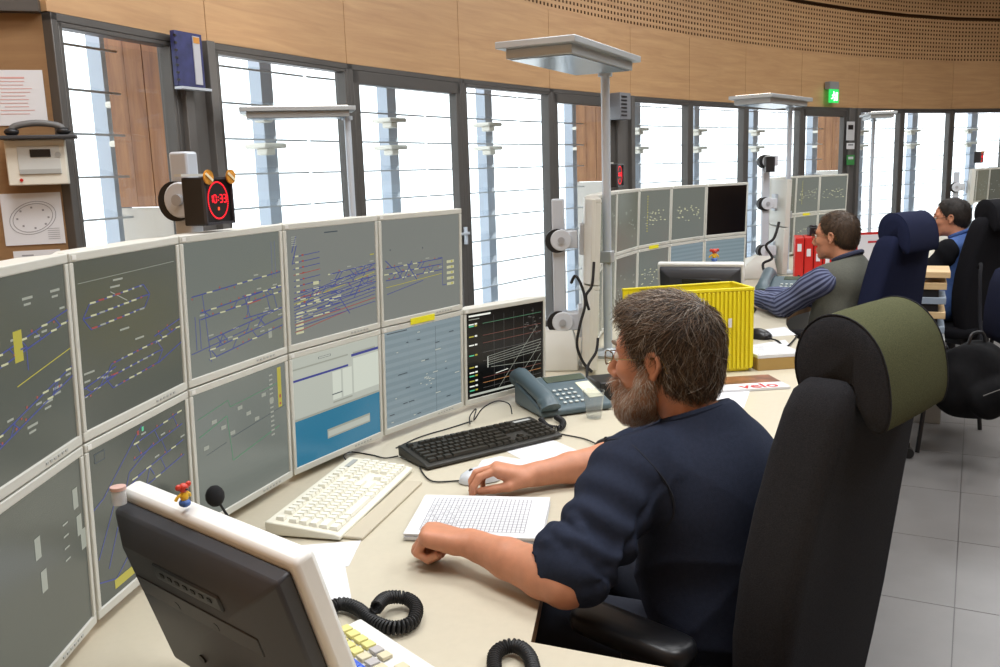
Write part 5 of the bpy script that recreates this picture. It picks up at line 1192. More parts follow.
TF.half(NB + UP * 0.030 - D1 * 0.02, (UP * 0.9 + D1 * 0.40), 0.008)          # neckline
TF.capsule(NB + D1 * 0.012 + UP * 0.005, NB + D1 * 0.03 + UP * 0.12, 0.060, 0.065, 0.006, 'sub')
TF.rest(poly1, DZ)
sV, sF = TF.mesh(2)
M_NAVY = mat('navy_fleece', '#262C3C', 0.92, noise=0.10, nscale=140, bump=0.3, bscale=700, spec=0.15)
shirt = np_object('sweatshirt', [(sV, sF)], M_NAVY, man1, ORG)
sp_ = []; sN = vnormals(sV, sF)
for q in seam[:-1]:
    dd_ = ((sV - np.array(q, np.float32)) ** 2).sum(1); k_ = int(dd_.argmin()); sp_.append(Vector(sV[k_]) + Vector(sN[k_]) * 0.002)
for _ in range(2): sp_ = [(sp_[i - 1] + sp_[i] * 2 + sp_[(i + 1) % len(sp_)]) / 4 for i in range(len(sp_))]
m = MB(); lo_ = catmull(sp_, 3, closed=True); m.tube([p - Vector(ORG) for p in lo_ + [lo_[0]]], 0.0024, 6); m.build('armhole_seam', mat('navy_seam', '#1A1F2C', 0.9), shirt, smooth=True)
# collar rib
cf, cl_, cu_ = fr1; cc = NB + UP * 0.012; cr = MB()
pts = [];
for a in np.linspace(0, 2 * math.pi, 33): pts.append(cc + D1 * (0.004 + 0.064 * math.cos(a)) + E1v * (0.067 * math.sin(a)) + UP * (0.002 - 0.026 * math.cos(a)) - Vector(ORG))
cr.tube(pts, 0.0095, 8); cr.build('collar', M_NAVY, man1, smooth=True)
# trousers and shoes below the desk
def trousers(root, org, pelv, d, e, m_, shoes=True, spread=0.10, knee_z=0.535, reach=0.42, foot_fw=0.10):
    lo = (pelv.x - 0.75, pelv.y - 0.75, 0.0); hi = (pelv.x + 0.75, pelv.y + 0.75, 0.72); F = Field(lo, hi, 0.012)
    F.ell(pelv + UP * 0.012 + d * 0.025, (0.125, 0.175, 0.11), (d, e, UP), 0.0)
    for s in (-1, 1):
        hip = pelv + e * s * 0.09 + d * 0.04 + UP * (0.555 - pelv.z); kn = pelv + d * reach + e * s * (spread + 0.03); kn.z = knee_z; an = kn + d * foot_fw * 0.2; an.z = 0.10
        F.capsule(hip, kn, 0.085, 0.062, 0.03); F.capsule(kn, an, 0.062, 0.048, 0.03)
        if shoes:
            m = MB(); p = an - Vector(org); rg = []
            for t, w, h in ((-0.08, 0.030, 0.05), (-0.06, 0.038, 0.085), (0.0, 0.042, 0.09), (0.08, 0.046, 0.06), (0.15, 0.042, 0.045), (0.19, 0.022, 0.03)):
                c = p + d * t; c.z = 0; rg.append([c + e * (w * math.cos(a)) + UP * (h * max(0.02, math.sin(a))) for a in np.linspace(0, math.pi, 11)])
            m.loft(rg); m.build('shoe', M_BLACK, root, smooth=True)
    F.f = np.where((np.hypot(F.ax[0][:, None] - pelv.x, F.ax[1][None, :] - pelv.y) < 0.24)[:, :, None], np.maximum(F.f, (0.463 - F.ax[2])[None, None, :]), F.f)   # seat cushion
    V, Fq = F.mesh(1); return np_object('trousers', [(V, Fq)], m_, root, org)
trousers(man1, ORG, PELV, D1, E1v, mat('dark_navy_trousers', '#1B202E', 0.9, noise=0.1, nscale=90))
# hair
f1, l1, u1 = fr1
HA = Field([HC[i] - 0.17 for i in range(3)], [HC[i] + 0.17 for i in range(3)], 0.0036)
HA.ell(WH(-0.014, 0, 0.041), (0.109, 0.084, 0.094), fr1, 0.0)
HA.ell(WH(-0.055, 0, -0.020), (0.062, 0.070, 0.075), fr1, 0.03)
HA.ell(WH(0.034, 0, 0.090), (0.050, 0.055, 0.034), fr1, 0.03)
HA.half(WH(0.078, 0, 0.070), f1 * 1.0 - u1 * 0.75, 0.01)
HA.half(WH(0.040, 0, 0.02), f1 * 1.0 - u1 * 0.42, 0.012)
for s in (-1, 1):
    HA.ell(WH(-0.004, s * 0.088, -0.004), (0.026, 0.030, 0.036), fr1, 0.008, 'sub'); HA.ell(WH(0.03, s * 0.06, -0.065), (0.05, 0.05, 0.06), fr1, 0.01, 'sub')
HA.half(WH(-0.06, 0, -0.078), u1 * -1.0 + f1 * 0.30, 0.01)
aV, aF = HA.mesh(2)
M_HAIRS = [mat('hair_dark_brown', '#35291F', 0.5), mat('hair_brown', '#54412F', 0.5), mat('hair_grey_brown', '#7E6C58', 0.5), mat('hair_warm', '#6E5036', 0.45), mat('hair_grey', '#9A8E80', 0.5)]
hair = np_object('hair', [(aV, aF)], M_HAIRS[0], man1, ORG)
aN = vnormals(aV, aF); whorl = WH(-0.085, 0.0, 0.105)
def hdir(p):
    q = p - whorl; fw = (p - HC).dot(f1); up_ = (p - HC).dot(u1)
    return q.normalized() * 1.0 + (-u1) * (0.7 if up_ < 0.07 else 0.1) + (f1 * 0.7 - u1 * 0.0 if up_ > 0.06 and fw > -0.05 else -f1 * 0.12)
aI = np.array([(Vector(p) - HC).dot(f1) < 0.10 for p in aV])
strands('hair_strands', hair, (0, 0, 0), aV[aI] - np.array(ORG, np.float32), aN[aI], lambda p: hdir(p + Vector(ORG)), 7500, 0.034, 0.0009, [M_HAIRS[0], M_HAIRS[1], M_HAIRS[2], M_HAIRS[0], M_HAIRS[3], M_HAIRS[1], M_HAIRS[4]], 3, lift=0.42, jit=0.42, curl=0.35)
# beard
BF = Field([HC[i] - 0.16 for i in range(3)], [HC[i] + 0.16 for i in range(3)], 0.0034)
BF.ell(WH(0.046, 0, -0.083), (0.052, 0.058, 0.048), fr1, 0.0); BF.ell(WH(0.078, 0, -0.100), (0.034, 0.036, 0.040), fr1, 0.03)
for s in (-1, 1):
    BF.chain([WH(0.014, s * 0.068, -0.004), WH(0.016, s * 0.066, -0.035), WH(0.026, s * 0.058, -0.068), WH(0.05, s * 0.045, -0.09)], [0.009, 0.014, 0.018, 0.022], 0.02)
    BF.chain([WH(0.104, s * 0.004, -0.047), WH(0.097, s * 0.022, -0.052), WH(0.082, s * 0.034, -0.068)], [0.009, 0.010, 0.012], 0.01)
BF.capsule(WH(0.112, -0.014, -0.064), WH(0.112, 0.014, -0.064), 0.006, 0.006, 0.004, 'sub')
bV, bF = BF.mesh(1)
M_BE = [mat('beard_grey', '#B8A898', 0.6), mat('beard_brown', '#9A7258', 0.6), mat('beard_white', '#DAD2C8', 0.6), mat('beard_rust', '#B07C5A', 0.6)]
beard = np_object('beard', [(bV, bF)], mat('beard_base', '#A07A60', 0.8, noise=0.35, nscale=90), man1, ORG); bN = vnormals(bV, bF)
strands('beard_strands', beard, (0, 0, 0), bV - np.array(ORG, np.float32), bN, lambda p: -u1 * 1.0 + f1 * 0.25, 4200, 0.020, 0.0006, [M_BE[1], M_BE[0], M_BE[3], M_BE[2], M_BE[0]], 8, lift=0.5, jit=0.45, seg=3)
# brows
for s in (-1, 1):
    m = MB(); m.tube([p - Vector(ORG) for p in (WH(0.099, s * 0.016, 0.036), WH(0.096, s * 0.032, 0.041), WH(0.082, s * 0.050, 0.037))], [0.0035, 0.0045, 0.002], 6); m.build('eyebrow', M_HAIRS[2], man1, smooth=True)
eyes(man1, ORG, WH, fr1); glasses(man1, ORG, WH, xoff=0.006)
# ------------------------------------------------------------------ the two men farther back
def person2(label, hc, fdir, pitch, d, pelv, arms, shirt_m, sleeve_m, trouser_m, hair_cols, hair_seed, hair_n=2600, step=0.0055, glass_m=None, rib=False, collar_m=None, hair_len=0.014, knee=0.42, top=None):
    d = Vector(d).normalized(); e = Vector((d.y, -d.x, 0)); fr = frame(fdir, pitch); root = thing('person', label, 'person', (pelv.x, pelv.y, 0)); org = (pelv.x, pelv.y, 0.0)
    nb = hc - fr[0] * 0.068 - UP * 0.135; sl = nb - e * 0.17 + d * 0.03 - UP * 0.075; sr = nb + e * 0.17 + d * 0.03 - UP * 0.075
    HF_, Wf = head_field(hc, fr, 0.0042, True, nb + d * 0.01); parts = [HF_.mesh(1)]
    sleeves = []
    for (S_, (E, Wt, hdir_, th_, bends)) in ((sl, arms[0]), (sr, arms[1])):
        pts = [E, Wt, S_]; F = Field([min(p[i] for p in pts) - 0.17 for i in range(3)], [max(p[i] for p in pts) + 0.17 for i in range(3)], 0.0045)
        F.chain([S_.lerp(E, 0.4), E, Wt], [0.04, 0.036, 0.027], 0.01); hand_prims(F, Wt, hdir_, Vector((0, 0, -1)), th_, bends); F.rest(top, DZ); parts.append(F.mesh(1))
        F = Field([min(p[i] for p in pts) - 0.12 for i in range(3)], [max(p[i] for p in pts) + 0.12 for i in range(3)], step)
        def rf(t, px, py, pz):
            ax = (E - S_).normalized(); a1 = ax.orthogonal().normalized(); a2 = ax.cross(a1)
            th = np.arctan2(px * a2.x + py * a2.y + pz * a2.z, px * a1.x + py * a1.y + pz * a1.z)
            return (0.0045 * np.sin(10 * t + 1.5 * np.sin(th)) + (0.0022 * np.cos(22 * th) if rib else 0)).astype(np.float32)
        F.capsule(S_, E, 0.078, 0.058, 0.03, fold=rf); F.capsule(E, Wt.lerp(E, 0.06), 0.058, 0.041, 0.03, fold=rf); F.rest(top, DZ); sleeves.append((F, S_, E, Wt))
    np_object('body', parts, M_SKIN, root, org)
    lean = (nb - pelv).normalized(); Mx = (lean.cross(e) * -1, e, lean); lo = [min(pelv[i], nb[i]) - 0.32 for i in range(3)]; hi = [max(pelv[i], nb[i]) + 0.32 for i in range(3)]; hi[2] = nb.z + 0.09; lo[2] = pelv.z - 0.14
    F = Field(lo, hi, step * 1.2); F.ell(pelv + UP * 0.05 + d * 0.02, (0.128, 0.175, 0.158), (d, e, UP), 0.0); F.ell(pelv.lerp(nb, 0.40) + d * 0.02, (0.145, 0.175, 0.2), Mx, 0.05); F.ell(pelv.lerp(nb, 0.70) - d * 0.012, (0.13, 0.18, 0.18), Mx, 0.05)
    F.capsule(sl + e * 0.03, sr - e * 0.03, 0.083, 0.083, 0.06); F.capsule(nb - UP * 0.06 - d * 0.025, nb - d * 0.015, 0.08, 0.068, 0.04)
    F.warp(lambda X, Y, Z: 0.004 * np.sin(30 * Z + 14 * X + 2 * np.sin(9 * Y)) + 0.0025 * np.sin(24 * X - 18 * Y + 9 * Z)); F.half(nb + UP * 0.03 - d * 0.02, UP * 0.9 + d * 0.4, 0.008); F.capsule(nb + d * 0.012 + UP * 0.008, nb + d * 0.03 + UP * 0.12, 0.058, 0.062, 0.006, 'sub')
    V, Q = F.mesh(1); np_object('sweater', [(V, Q)], shirt_m, root, org)
    for F, S_, E, Wt in sleeves:
        V, Q = F.mesh(1); so = np_object('sleeve', [(V, Q)], sleeve_m, root, org)
        if rib:                                     # knitted rib colour follows the angle round the arm
            a = np.array(S_, np.float32); b2 = np.array(E, np.float32); c = np.array(Wt, np.float32); t1 = np.clip(((V - a) @ (b2 - a)) / ((b2 - a) @ (b2 - a)), 0, 1); t2 = np.clip(((V - b2) @ (c - b2)) / ((c - b2) @ (c - b2)), 0, 1)
            p1 = V - (a + t1[:, None] * (b2 - a)); p2 = V - (b2 + t2[:, None] * (c - b2)); use = np.linalg.norm(p1, axis=1) < np.linalg.norm(p2, axis=1)
            def ang(p, ax):
                ax = Vector(ax).normalized(); a1 = Vector((0, 0, 1)) - ax * ax.z; a1.normalize(); a2 = ax.cross(a1); return np.arctan2(p @ np.array(a2), p @ np.array(a1))
            th = np.where(use, ang(p1, b2 - a), ang(p2, c - b2)); at = so.data.attributes.new('rib', 'FLOAT', 'POINT'); at.data.foreach_set('value', (0.5 + 0.5 * np.cos(17 * th)).astype(np.float32))
    cr = MB(); cr.tube([nb + UP * 0.022 + d * (0.004 + 0.066 * math.cos(a)) + e * (0.068 * math.sin(a)) + UP * (0.010 - 0.028 * math.cos(a)) - Vector(org) for a in np.linspace(0, 2 * math.pi, 29)], 0.013, 8); cr.build('collar', collar_m or shirt_m, root, smooth=True)
    trousers(root, org, pelv, d, e, trouser_m, reach=knee)
    A = Field([hc[i] - 0.16 for i in range(3)], [hc[i] + 0.16 for i in range(3)], 0.0048); f, l, u = fr
    A.ell(Wf(-0.014, 0, 0.040), (0.106, 0.081, 0.090), fr, 0.0); A.ell(Wf(-0.055, 0, -0.015), (0.056, 0.066, 0.068), fr, 0.03); A.half(Wf(0.082, 0, 0.072), f - u * 0.75, 0.01); A.half(Wf(0.038, 0, 0.02), f - u * 0.42, 0.012)
    for s in (-1, 1): A.ell(Wf(-0.004, s * 0.088, -0.006), (0.022, 0.030, 0.032), fr, 0.006, 'sub'); A.ell(Wf(0.03, s * 0.06, -0.065), (0.05, 0.05, 0.06), fr, 0.01, 'sub')
    A.half(Wf(-0.06, 0, -0.066), -u + f * 0.3, 0.01); V, Q = A.mesh(1); ho = np_object('hair', [(V, Q)], hair_cols[0], root, org); N = vnormals(V, Q)
    wh = Wf(-0.07, 0, 0.115); strands('hair_strands', ho, (0, 0, 0), V - np.array(org, np.float32), N, lambda p: (p + Vector(org) - wh).normalized() - u * 0.5, hair_n, hair_len, 0.0011, hair_cols, hair_seed, lift=0.7, jit=0.4, seg=3)
    for s in (-1, 1):
        m = MB(); m.tube([p - Vector(org) for p in (Wf(0.098, s * 0.016, 0.036), Wf(0.096, s * 0.032, 0.041), Wf(0.082, s * 0.050, 0.037))], [0.003, 0.004, 0.002], 6); m.build('eyebrow', hair_cols[0], root, smooth=True)
    eyes(root, org, Wf, fr); glasses(root, org, Wf, m_=glass_m, thick=0.0016); return root
relaxed = [(20, 30, 15)] * 4
def rib_mat(name, c1, c2):
    m = bpy.data.materials.new(name); m.use_nodes = True; nt = m.node_tree; b = nt.nodes['Principled BSDF']; b.inputs['Roughness'].default_value = 0.9
    a = nt.nodes.new('ShaderNodeAttribute'); a.attribute_name = 'rib'; r = nt.nodes.new('ShaderNodeValToRGB'); r.color_ramp.elements[0].position = 0.35; r.color_ramp.elements[1].position = 0.65
    r.color_ramp.elements[0].color = lin(c1); r.color_ramp.elements[1].color = lin(c2); nt.links.new(a.outputs['Fac'], r.inputs[0]); nt.links.new(r.outputs[0], b.inputs['Base Color']); return m
f2 = Vector((-0.74, 0.67, 0)).normalized(); l2 = Vector((-f2.y, f2.x, 0)); e2 = by(831, 238, 4.56); HC2 = e2 + f2 * 0.006 - l2 * 0.078
d2 = Vector((-0.62, 0.78, 0)); P2_ = Vector((HC2.x + 0.035, HC2.y - 0.045, 0.58)); hd2 = Vector((-0.75, 0.66, 0))
wl2 = bz(768, 304, 0.785); wl2 = Vector((1.455, 5.06, 0.798)); el2 = Vector((1.50, 4.70, 0.802)); er2 = Vector((1.78, 4.98, 0.802)); wr2 = Vector((1.56, 5.16, 0.798))
def thumbs(h, side): h = Vector(h); return Vector((h.y, -h.x, 0)) * (1 if side == 'L' else -1)
person2('man with short brown hair in a grey sweater with striped blue sleeves', HC2, f2, math.radians(4), d2, P2_, [(el2, wl2, Vector((-0.5, 0.85, 0.05)), thumbs((-0.5, 0.85, 0), 'L'), relaxed), (er2, wr2, Vector((-0.75, 0.6, 0.05)), thumbs((-0.75, 0.6, 0), 'R'), relaxed)],
        mat('grey_knit', '#55564E', 0.92, noise=0.12, nscale=150, bump=0.4, bscale=500), rib_mat('striped_knit', '#2E3350', '#6B7290'), mat('dark_trousers', '#23252C', 0.9),
        [mat('hair2_brown', '#3F2D1C', 0.6), mat('hair2_mid', '#5A4128', 0.6), mat('hair2_dark', '#2F2115', 0.6)], 5, rib=True, top=poly2, collar_m=mat('navy_collar', '#30344A', 0.9))
f3 = Vector((-0.85, 0.52, 0)).normalized(); l3 = Vector((-f3.y, f3.x, 0)); e3 = by(951, 219, 5.88); HC3 = e3 + f3 * 0.006 - l3 * 0.078
d3 = Vector((-0.75, 0.66, 0)); P3_ = Vector((HC3.x + 0.03, HC3.y - 0.01, 0.57))
el3 = Vector((HC3.x - 0.16, HC3.y - 0.12, 0.82)); wl3 = el3 + Vector((-0.16, 0.20, -0.02)); er3 = Vector((HC3.x + 0.12, HC3.y + 0.26, 0.82)); wr3 = er3 + Vector((-0.20, 0.16, -0.02))
person2('man with dark hair in a blue shirt with black sleeves', HC3, f3, math.radians(6), d3, P3_, [(el3, wl3, Vector((-0.7, 0.7, 0)), thumbs((-0.7, 0.7, 0), 'L'), relaxed), (er3, wr3, Vector((-0.8, 0.6, 0)), thumbs((-0.8, 0.6, 0), 'R'), relaxed)],
        mat('blue_jersey', '#3E5C96', 0.85, noise=0.1, nscale=60), mat('black_jersey', '#0F1014', 0.95, spec=0.15), mat('blue_jeans', '#34507F', 0.9, noise=0.15, nscale=80),
        [mat('hair3_dark', '#1E1611', 0.6), mat('hair3_brown', '#33261B', 0.6)], 6, glass_m=M_BLACK, top=poly3)

# ================================================================== things on the far half of the near desk
M_YEL = mat('yellow_plastic', '#E6D622', 0.4)
yb = thing('yellow_file_box', 'bright yellow ribbed plastic file box behind the bearded man', 'file box', (0.72, 3.42, DZ))
def ypanel(a, b2, h, ribs, z0=0.012):
    a, b2 = Vector((a[0], a[1], 0)), Vector((b2[0], b2[1], 0)); t = b2 - a; m = MB(); m.box((t.length / 2, 0.004, h / 2), (t.length, 0.006, h)); p = m.build('side_panel', M_YEL, yb, loc=(a.x - 0.72, a.y - 3.42, z0), rz=math.atan2(t.y, t.x))
    m = MB(); m.box((t.length / 2, 0.0, h), (t.length, 0.014, 0.012)); m.build('rim', M_YEL, p, bevel=0.002)
    for k in range(ribs):
        m = MB(); m.box((t.length * (k + 0.5) / ribs, -0.004, h / 2 - 0.002), (t.length / ribs * 0.55, 0.010, h - 0.012)); m.build('rib', M_YEL, p, bevel=0.002)
ypanel((0.70, 3.425), (0.985, 3.455), 0.315, 17); ypanel((0.515, 3.33), (0.70, 3.425), 0.315, 0); ypanel((0.985, 3.455), (0.955, 3.66), 0.315, 6); ypanel((0.955, 3.66), (0.49, 3.54), 0.315, 0)
m = MB(); m.prism([(0.52 - 0.72, 3.34 - 3.42), (0.70 - 0.72, 3.435 - 3.42), (0.975 - 0.72, 3.465 - 3.42), (0.95 - 0.72, 3.65 - 3.42), (0.50 - 0.72, 3.53 - 3.42)], 0.002, 0.012); m.build('bottom_panel', M_YEL, yb)
m = MB(); m.box((0.17, -0.010, 0.20), (0.014, 0.002, 0.035)); m.build('paper_tag', M_PAPER, yb, rz=0.1)
# magazine
mg = thing('magazine', 'cycling magazine with red title beside the yellow box', 'magazine', (0.885, 3.235, DZ + 0.0013), math.radians(6))
m = MB(); m.box((0, 0, 0.004), (0.29, 0.20, 0.008)); m.build('pages', M_PAPER, mg)
m = MB(); m.box((0, 0.04, 0.0085), (0.288, 0.115, 0.001)); m.build('cover_photo', mat('brown_cover', '#7A4E3A', 0.4, noise=0.6, nscale=18), mg)
me = text_mesh('velo', 0.085, bold=True); o = link('title', me, mat('red_print', '#B8202C', 0.5), mg, loc=(0.04, -0.065, 0.0087))
sheet('paper_sheet', [P(706, 392), P(751, 388), P(744, 408), P(712, 405)], 'white paper sheet lying at the desk edge behind the man\'s back')
bx = P(772, 366); pk = thing('brown_box', 'flat tan cardboard box under the spiral notebook', 'box', bx + Vector((0.0, 0.03, 0)), math.radians(8)); m = MB(); m.box((0, 0, 0.024), (0.19, 0.20, 0.048)); m.build('carton', mat('tan_card', '#A88A50', 0.8), pk, bevel=0.002); m = MB(); m.box((0, 0, 0.0485), (0.192, 0.03, 0.001)); m.build('tape', mat('tape_tan', '#C2A468', 0.4), pk)
nb_ = thing('spiral_notebook', 'white spiral notebook lying on the tan box', 'notebook', bx + Vector((0.0, 0.03, 0.0495)), math.radians(8)); m = MB(); m.box((0, 0, 0.006), (0.19, 0.20, 0.012)); m.build('pages', M_PAPER, nb_)
m = MB()
for k in range(22): m.tube([(-0.09 + 0.0083 * k, -0.092 + 0.006 * math.cos(a), 0.0085 + 0.0075 * math.sin(a)) for a in np.linspace(0, 2 * math.pi, 9)], 0.0008, 4)
o = m.build('spiral', M_STEEL, nb_); o['kind'] = 'stuff'
m = MB()
for k in range(7): m.box((0.01, 0.07 - 0.02 * k, 0.0122), (0.12 - 0.01 * (k % 3), 0.002, 0.0005))
o = m.build('printed_lines', mat('blue_ink', '#7C86A8', 0.7), nb_); o['kind'] = 'stuff'
# ================================================================== things on the second desk
touch_monitor(Vector((0.925, 4.06, DZ)), math.radians(160), 'white-rimmed touch monitor standing behind the yellow box', 0.38, 0.335, math.radians(12), holes=False)
toy(Vector((0.965, 4.00, 1.118)), 0.2, 'red and yellow eared toy figure on the far touch monitor', 1.7)
telephone(P(787, 297) + Vector((0, 0, 0)), math.radians(-24), 'grey telephone with white card beside the red binders', sc=1.5)
mouse(P(758, 338), math.radians(130), 'black computer mouse on the second desk', MATS['mouse_black'], M_BEZELD, L=0.14, W=0.08, H=0.045)
sheet('paper_sheet', [P(748, 347), P(785, 341), P(790, 346), P(750, 353)], 'white card strip in front of the second desk mouse', th=0.006)
keyboard('computer_keyboard', Vector((1.18, 4.55, DZ)), Vector((1.36, 4.98, DZ)), 0.16, 'dark grey keyboard beside the striped sleeve', MATS['black_case'], MATS['dark_keys'])
cable('mouse_cable', [P(768, 338, DZ + 0.01), P(778, 341, DZ + 0.0115), P(786, 347, DZ + 0.0115), P(797, 336, DZ + 0.006)], 0.004, 'black cable of the second desk mouse')
sheet('paper_sheet', [P(762, 330), P(785, 327), P(796, 335), P(770, 337)], 'white paper sheet beside the second desk mouse')
# red binders
M_REDB = mat('red_binder', '#C0241E', 0.4)
for k in range(4):
    p = P(799 + 8.5 * k, 282 - 0.6 * k); r = thing('ring_binder', 'red ring binder, %s in the row beside the striped man\'s face' % ['first', 'second', 'third', 'fourth'][k], 'binder', (p.x - 0.06, p.y - 0.17 - 0.012 * k, DZ), math.radians(-16), 'red binders on the second desk')
    m = MB(); m.box((0, 0.13, 0.157), (0.055, 0.26, 0.314)); m.build('cover', M_REDB, r, bevel=0.003)
    m = MB(); m.box((0, -0.0015, 0.25 - 0.035 * k), (0.026, 0.003, 0.05)); m.build('spine_label', M_PAPER, r)
    m = MB(); m.cyl((0, -0.003, 0.06), (0, 0.0, 0.06), 0.009, 12); m.build('finger_hole', M_BLACK, r)
p = P(799 + 8.5 * 2, 282 - 1.2) + Vector((-0.06, -0.17 - 0.024, 0.3142)) + rotz(math.radians(-16)) @ Vector((0.0, 0.16, 0)); m = MB(); m.box((0, 0, 0.03), (0.12, 0.06, 0.06)); m.box((-0.03, 0.0, 0.066), (0.04, 0.05, 0.012)); tag(m.build('tape_dispenser', M_BLACK, loc=p, bevel=0.006), 'black tape dispenser standing on the red binders', 'dispenser')
# white card in a red frame on the third desk
p = P(868, 272); r = thing('card_holder', 'white card in a thin red frame beside the navy chair', 'sign', (p.x, p.y, DZ), math.radians(10)); m = MB(); m.box((0, 0.0, 0.15), (0.20, 0.008, 0.28)); m.build('red_frame', M_REDB, r); m = MB(); m.box((0, -0.006, 0.148), (0.185, 0.004, 0.25)); c_ = m.build('white_card', M_PAPER, r)
m = MB(); m.box((0.02, -0.0085, 0.22), (0.07, 0.001, 0.014)); m.build('printed_heading', mat('red_print', '#B8202C', 0.5), c_)
m = MB(); m.box((0, 0.03, 0.005), (0.2, 0.09, 0.010)); m.build('foot', M_REDB, r)
m = MB(); m.box((0, 0, 0.03), (0.16, 0.10, 0.06)); p = P(884, 268); tag(m.build('wooden_box', MATS['brown_wood_edge'], loc=(p.x + 0.15, p.y, DZ), bevel=0.004), 'small brown wooden box beside the red-framed card', 'box')
# drawer stack by the man in blue
dc = thing('drawer_stack', 'light wood tray tower with open layers beside the man in blue', 'cabinet', (2.53, 5.31, 0.0), math.radians(-25))
M_LW = wood_mat('light_birch', '#C9A878', '#DBBE92', (2, 2, 8))
m = MB(); m.box((0, 0, 0.882), (0.27, 0.34, 0.036)); m.build('top_board', M_LW, dc, bevel=0.003)
for k in range(4):
    m = MB(); m.box((0, 0.0, 0.815 - 0.085 * k), (0.24, 0.32, 0.04)); m.build('tray', [M_LW, mat('grey_tray', '#8E9AA8', 0.5)][k % 2], dc, bevel=0.003)
    m = MB(); m.box((-0.02, 0.0, 0.773 - 0.085 * k), (0.20, 0.30, 0.044)); m.build('spacer', M_BLACK, dc)
m = MB(); m.box((0, 0, 0.255), (0.25, 0.33, 0.51)); m.build('plinth', M_BEZELD, dc, bevel=0.004)
# visitor chair with backpack
vc = thing('visitor_chair', 'black visitor chair with the backpack slung beside it', 'chair', (2.47, 4.79, 0.0), math.radians(80))
m = MB(); m.loft([rrect(0, 0, z, w, w, 0.06) for z, w in ((0.42, 0.40), (0.43, 0.45), (0.46, 0.46), (0.475, 0.44), (0.478, 0.2))]); m.build('seat', F_BLK, vc, smooth=True, angle=70)
m = MB(); m.loft([rrect(0, -0.22 - 0.10 * (z - 0.55), z, w, dd, 0.025) for z, w, dd in ((0.56, 0.30, 0.04), (0.60, 0.40, 0.065), (0.72, 0.44, 0.07), (0.86, 0.42, 0.065), (0.93, 0.36, 0.05), (0.95, 0.26, 0.03))]); m.build('backrest', F_NAVY, vc, smooth=True, angle=70)
for sx in (-1, 1):
    for sy in (-1, 1):
        m = MB(); m.tube([(sx * 0.20, sy * 0.18, 0.43), (sx * 0.23, sy * 0.23, 0.0018)], 0.012, 10); m.build('leg', M_BLACK, vc, smooth=True)
    m = MB(); m.tube(catmull([(sx * 0.20, -0.18, 0.43), (sx * 0.20, -0.25, 0.5), (sx * 0.17, -0.245, 0.75)], 5), 0.011, 10); m.build('back_tube', M_BLACK, vc, smooth=True)
bg = thing('backpack', 'black backpack hanging beside the visitor chair', 'bag', (2.34, 4.33, 0.27), math.radians(15))
F = Field((-0.3, -0.25, -0.02), (0.3, 0.25, 0.5), 0.009); F.ell((0, 0, 0.13), (0.21, 0.14, 0.14), None, 0.0); F.ell((0, 0.01, 0.25), (0.17, 0.11, 0.13), None, 0.08); F.ell((0, -0.12, 0.12), (0.14, 0.07, 0.10), None, 0.02); F.warp(lambda X, Y, Z: 0.006 * np.sin(30 * X + 22 * Z + 2 * np.sin(20 * Y))); F.half((0, 0, 0.003), (0, 0, -1), 0.01)
V, Q = F.mesh(1); np_object('bag_body', [(V, Q)], mat('black_nylon', '#0B0B0D', 0.85, noise=0.3, nscale=40, spec=0.15), bg, (0, 0, 0))
m = MB(); m.tube(catmull([(-0.05, 0, 0.37), (-0.03, 0, 0.42), (0.03, 0, 0.42), (0.05, 0, 0.37)], 5), 0.008, 8); m.build('carry_loop', M_BLACK, bg, smooth=True)
for sx in (-1, 1): m = MB(); m.tube(catmull([(sx * 0.08, 0.10, 0.34), (sx * 0.15, 0.19, 0.25), (sx * 0.13, 0.17, 0.08)], 5), 0.010, 8); m.build('shoulder_strap', M_BLACK, bg, smooth=True)
m = MB(); m.tube(catmull([(0.05, 0.02, 0.36), (0.14, 0.14, 0.48), (0.24, 0.26, 0.65), (0.325, 0.35, 0.71), (0.342, 0.385, 0.685)], 6), 0.009, 8); m.build('long_strap', F_BLK, bg, smooth=True)
m = MB(); m.tube(catmull([(-0.12, -0.185, 0.16), (0, -0.20, 0.19), (0.12, -0.185, 0.16)], 5), 0.002, 6); m.build('zip', M_PIER, bg, smooth=True)
# ================================================================== wooden pier by the first window: notices and wall unit
pd = (REST[-1] - WP[0]).normalized(); pang = math.atan2(-pd.y, -pd.x); pn = Vector((math.sin(pang), -math.cos(pang), 0))
def on_pier(x, y, out):                          # photo pixel -> point out metres in front of the pier
    dd = ray(x, y); o = Vector((0, 0, CAM_H)); q = WP[0] + pn * out; t = (q - o).dot(pn) / dd.dot(pn); return o + dd * t
def notice(name, x0, y0, x1, y1, label, m_=M_PAPER, out=0.004, cat='notice'):
    a, b2 = on_pier(x0, y1, out), on_pier(x1, y0, out); w = (Vector((b2.x, b2.y, 0)) - Vector((a.x, a.y, 0))).length; h = b2.z - a.z; r = thing(name, label, cat, a, pang)
    m = MB(); m.box((w / 2, 0, h / 2), (w, 0.0012, h)); s_ = m.build('sheet', m_, r); return r, w, h, s_
r, w, h, s_ = notice('notice_sheet', -14, 70, 42, 126, 'printed notice with red lines pinned above the wall unit')
m = MB()
for k in range(11): m.box((w * 0.5 + 0.01 * math.sin(5 * k), -0.0012, h * (0.86 - 0.065 * k)), (w * (0.55 if k else 0.4) - 0.02 * (k % 3), 0.0006, 0.003 if k else 0.007))
o = m.build('printed_lines', mat('pinkish_print', '#D0A09C', 0.8), r); o['kind'] = 'stuff'
r, w, h, s_ = notice('plan_sheet', 6, 192, 60, 246, 'oval floor plan drawing pinned below the wall unit')
m = MB()
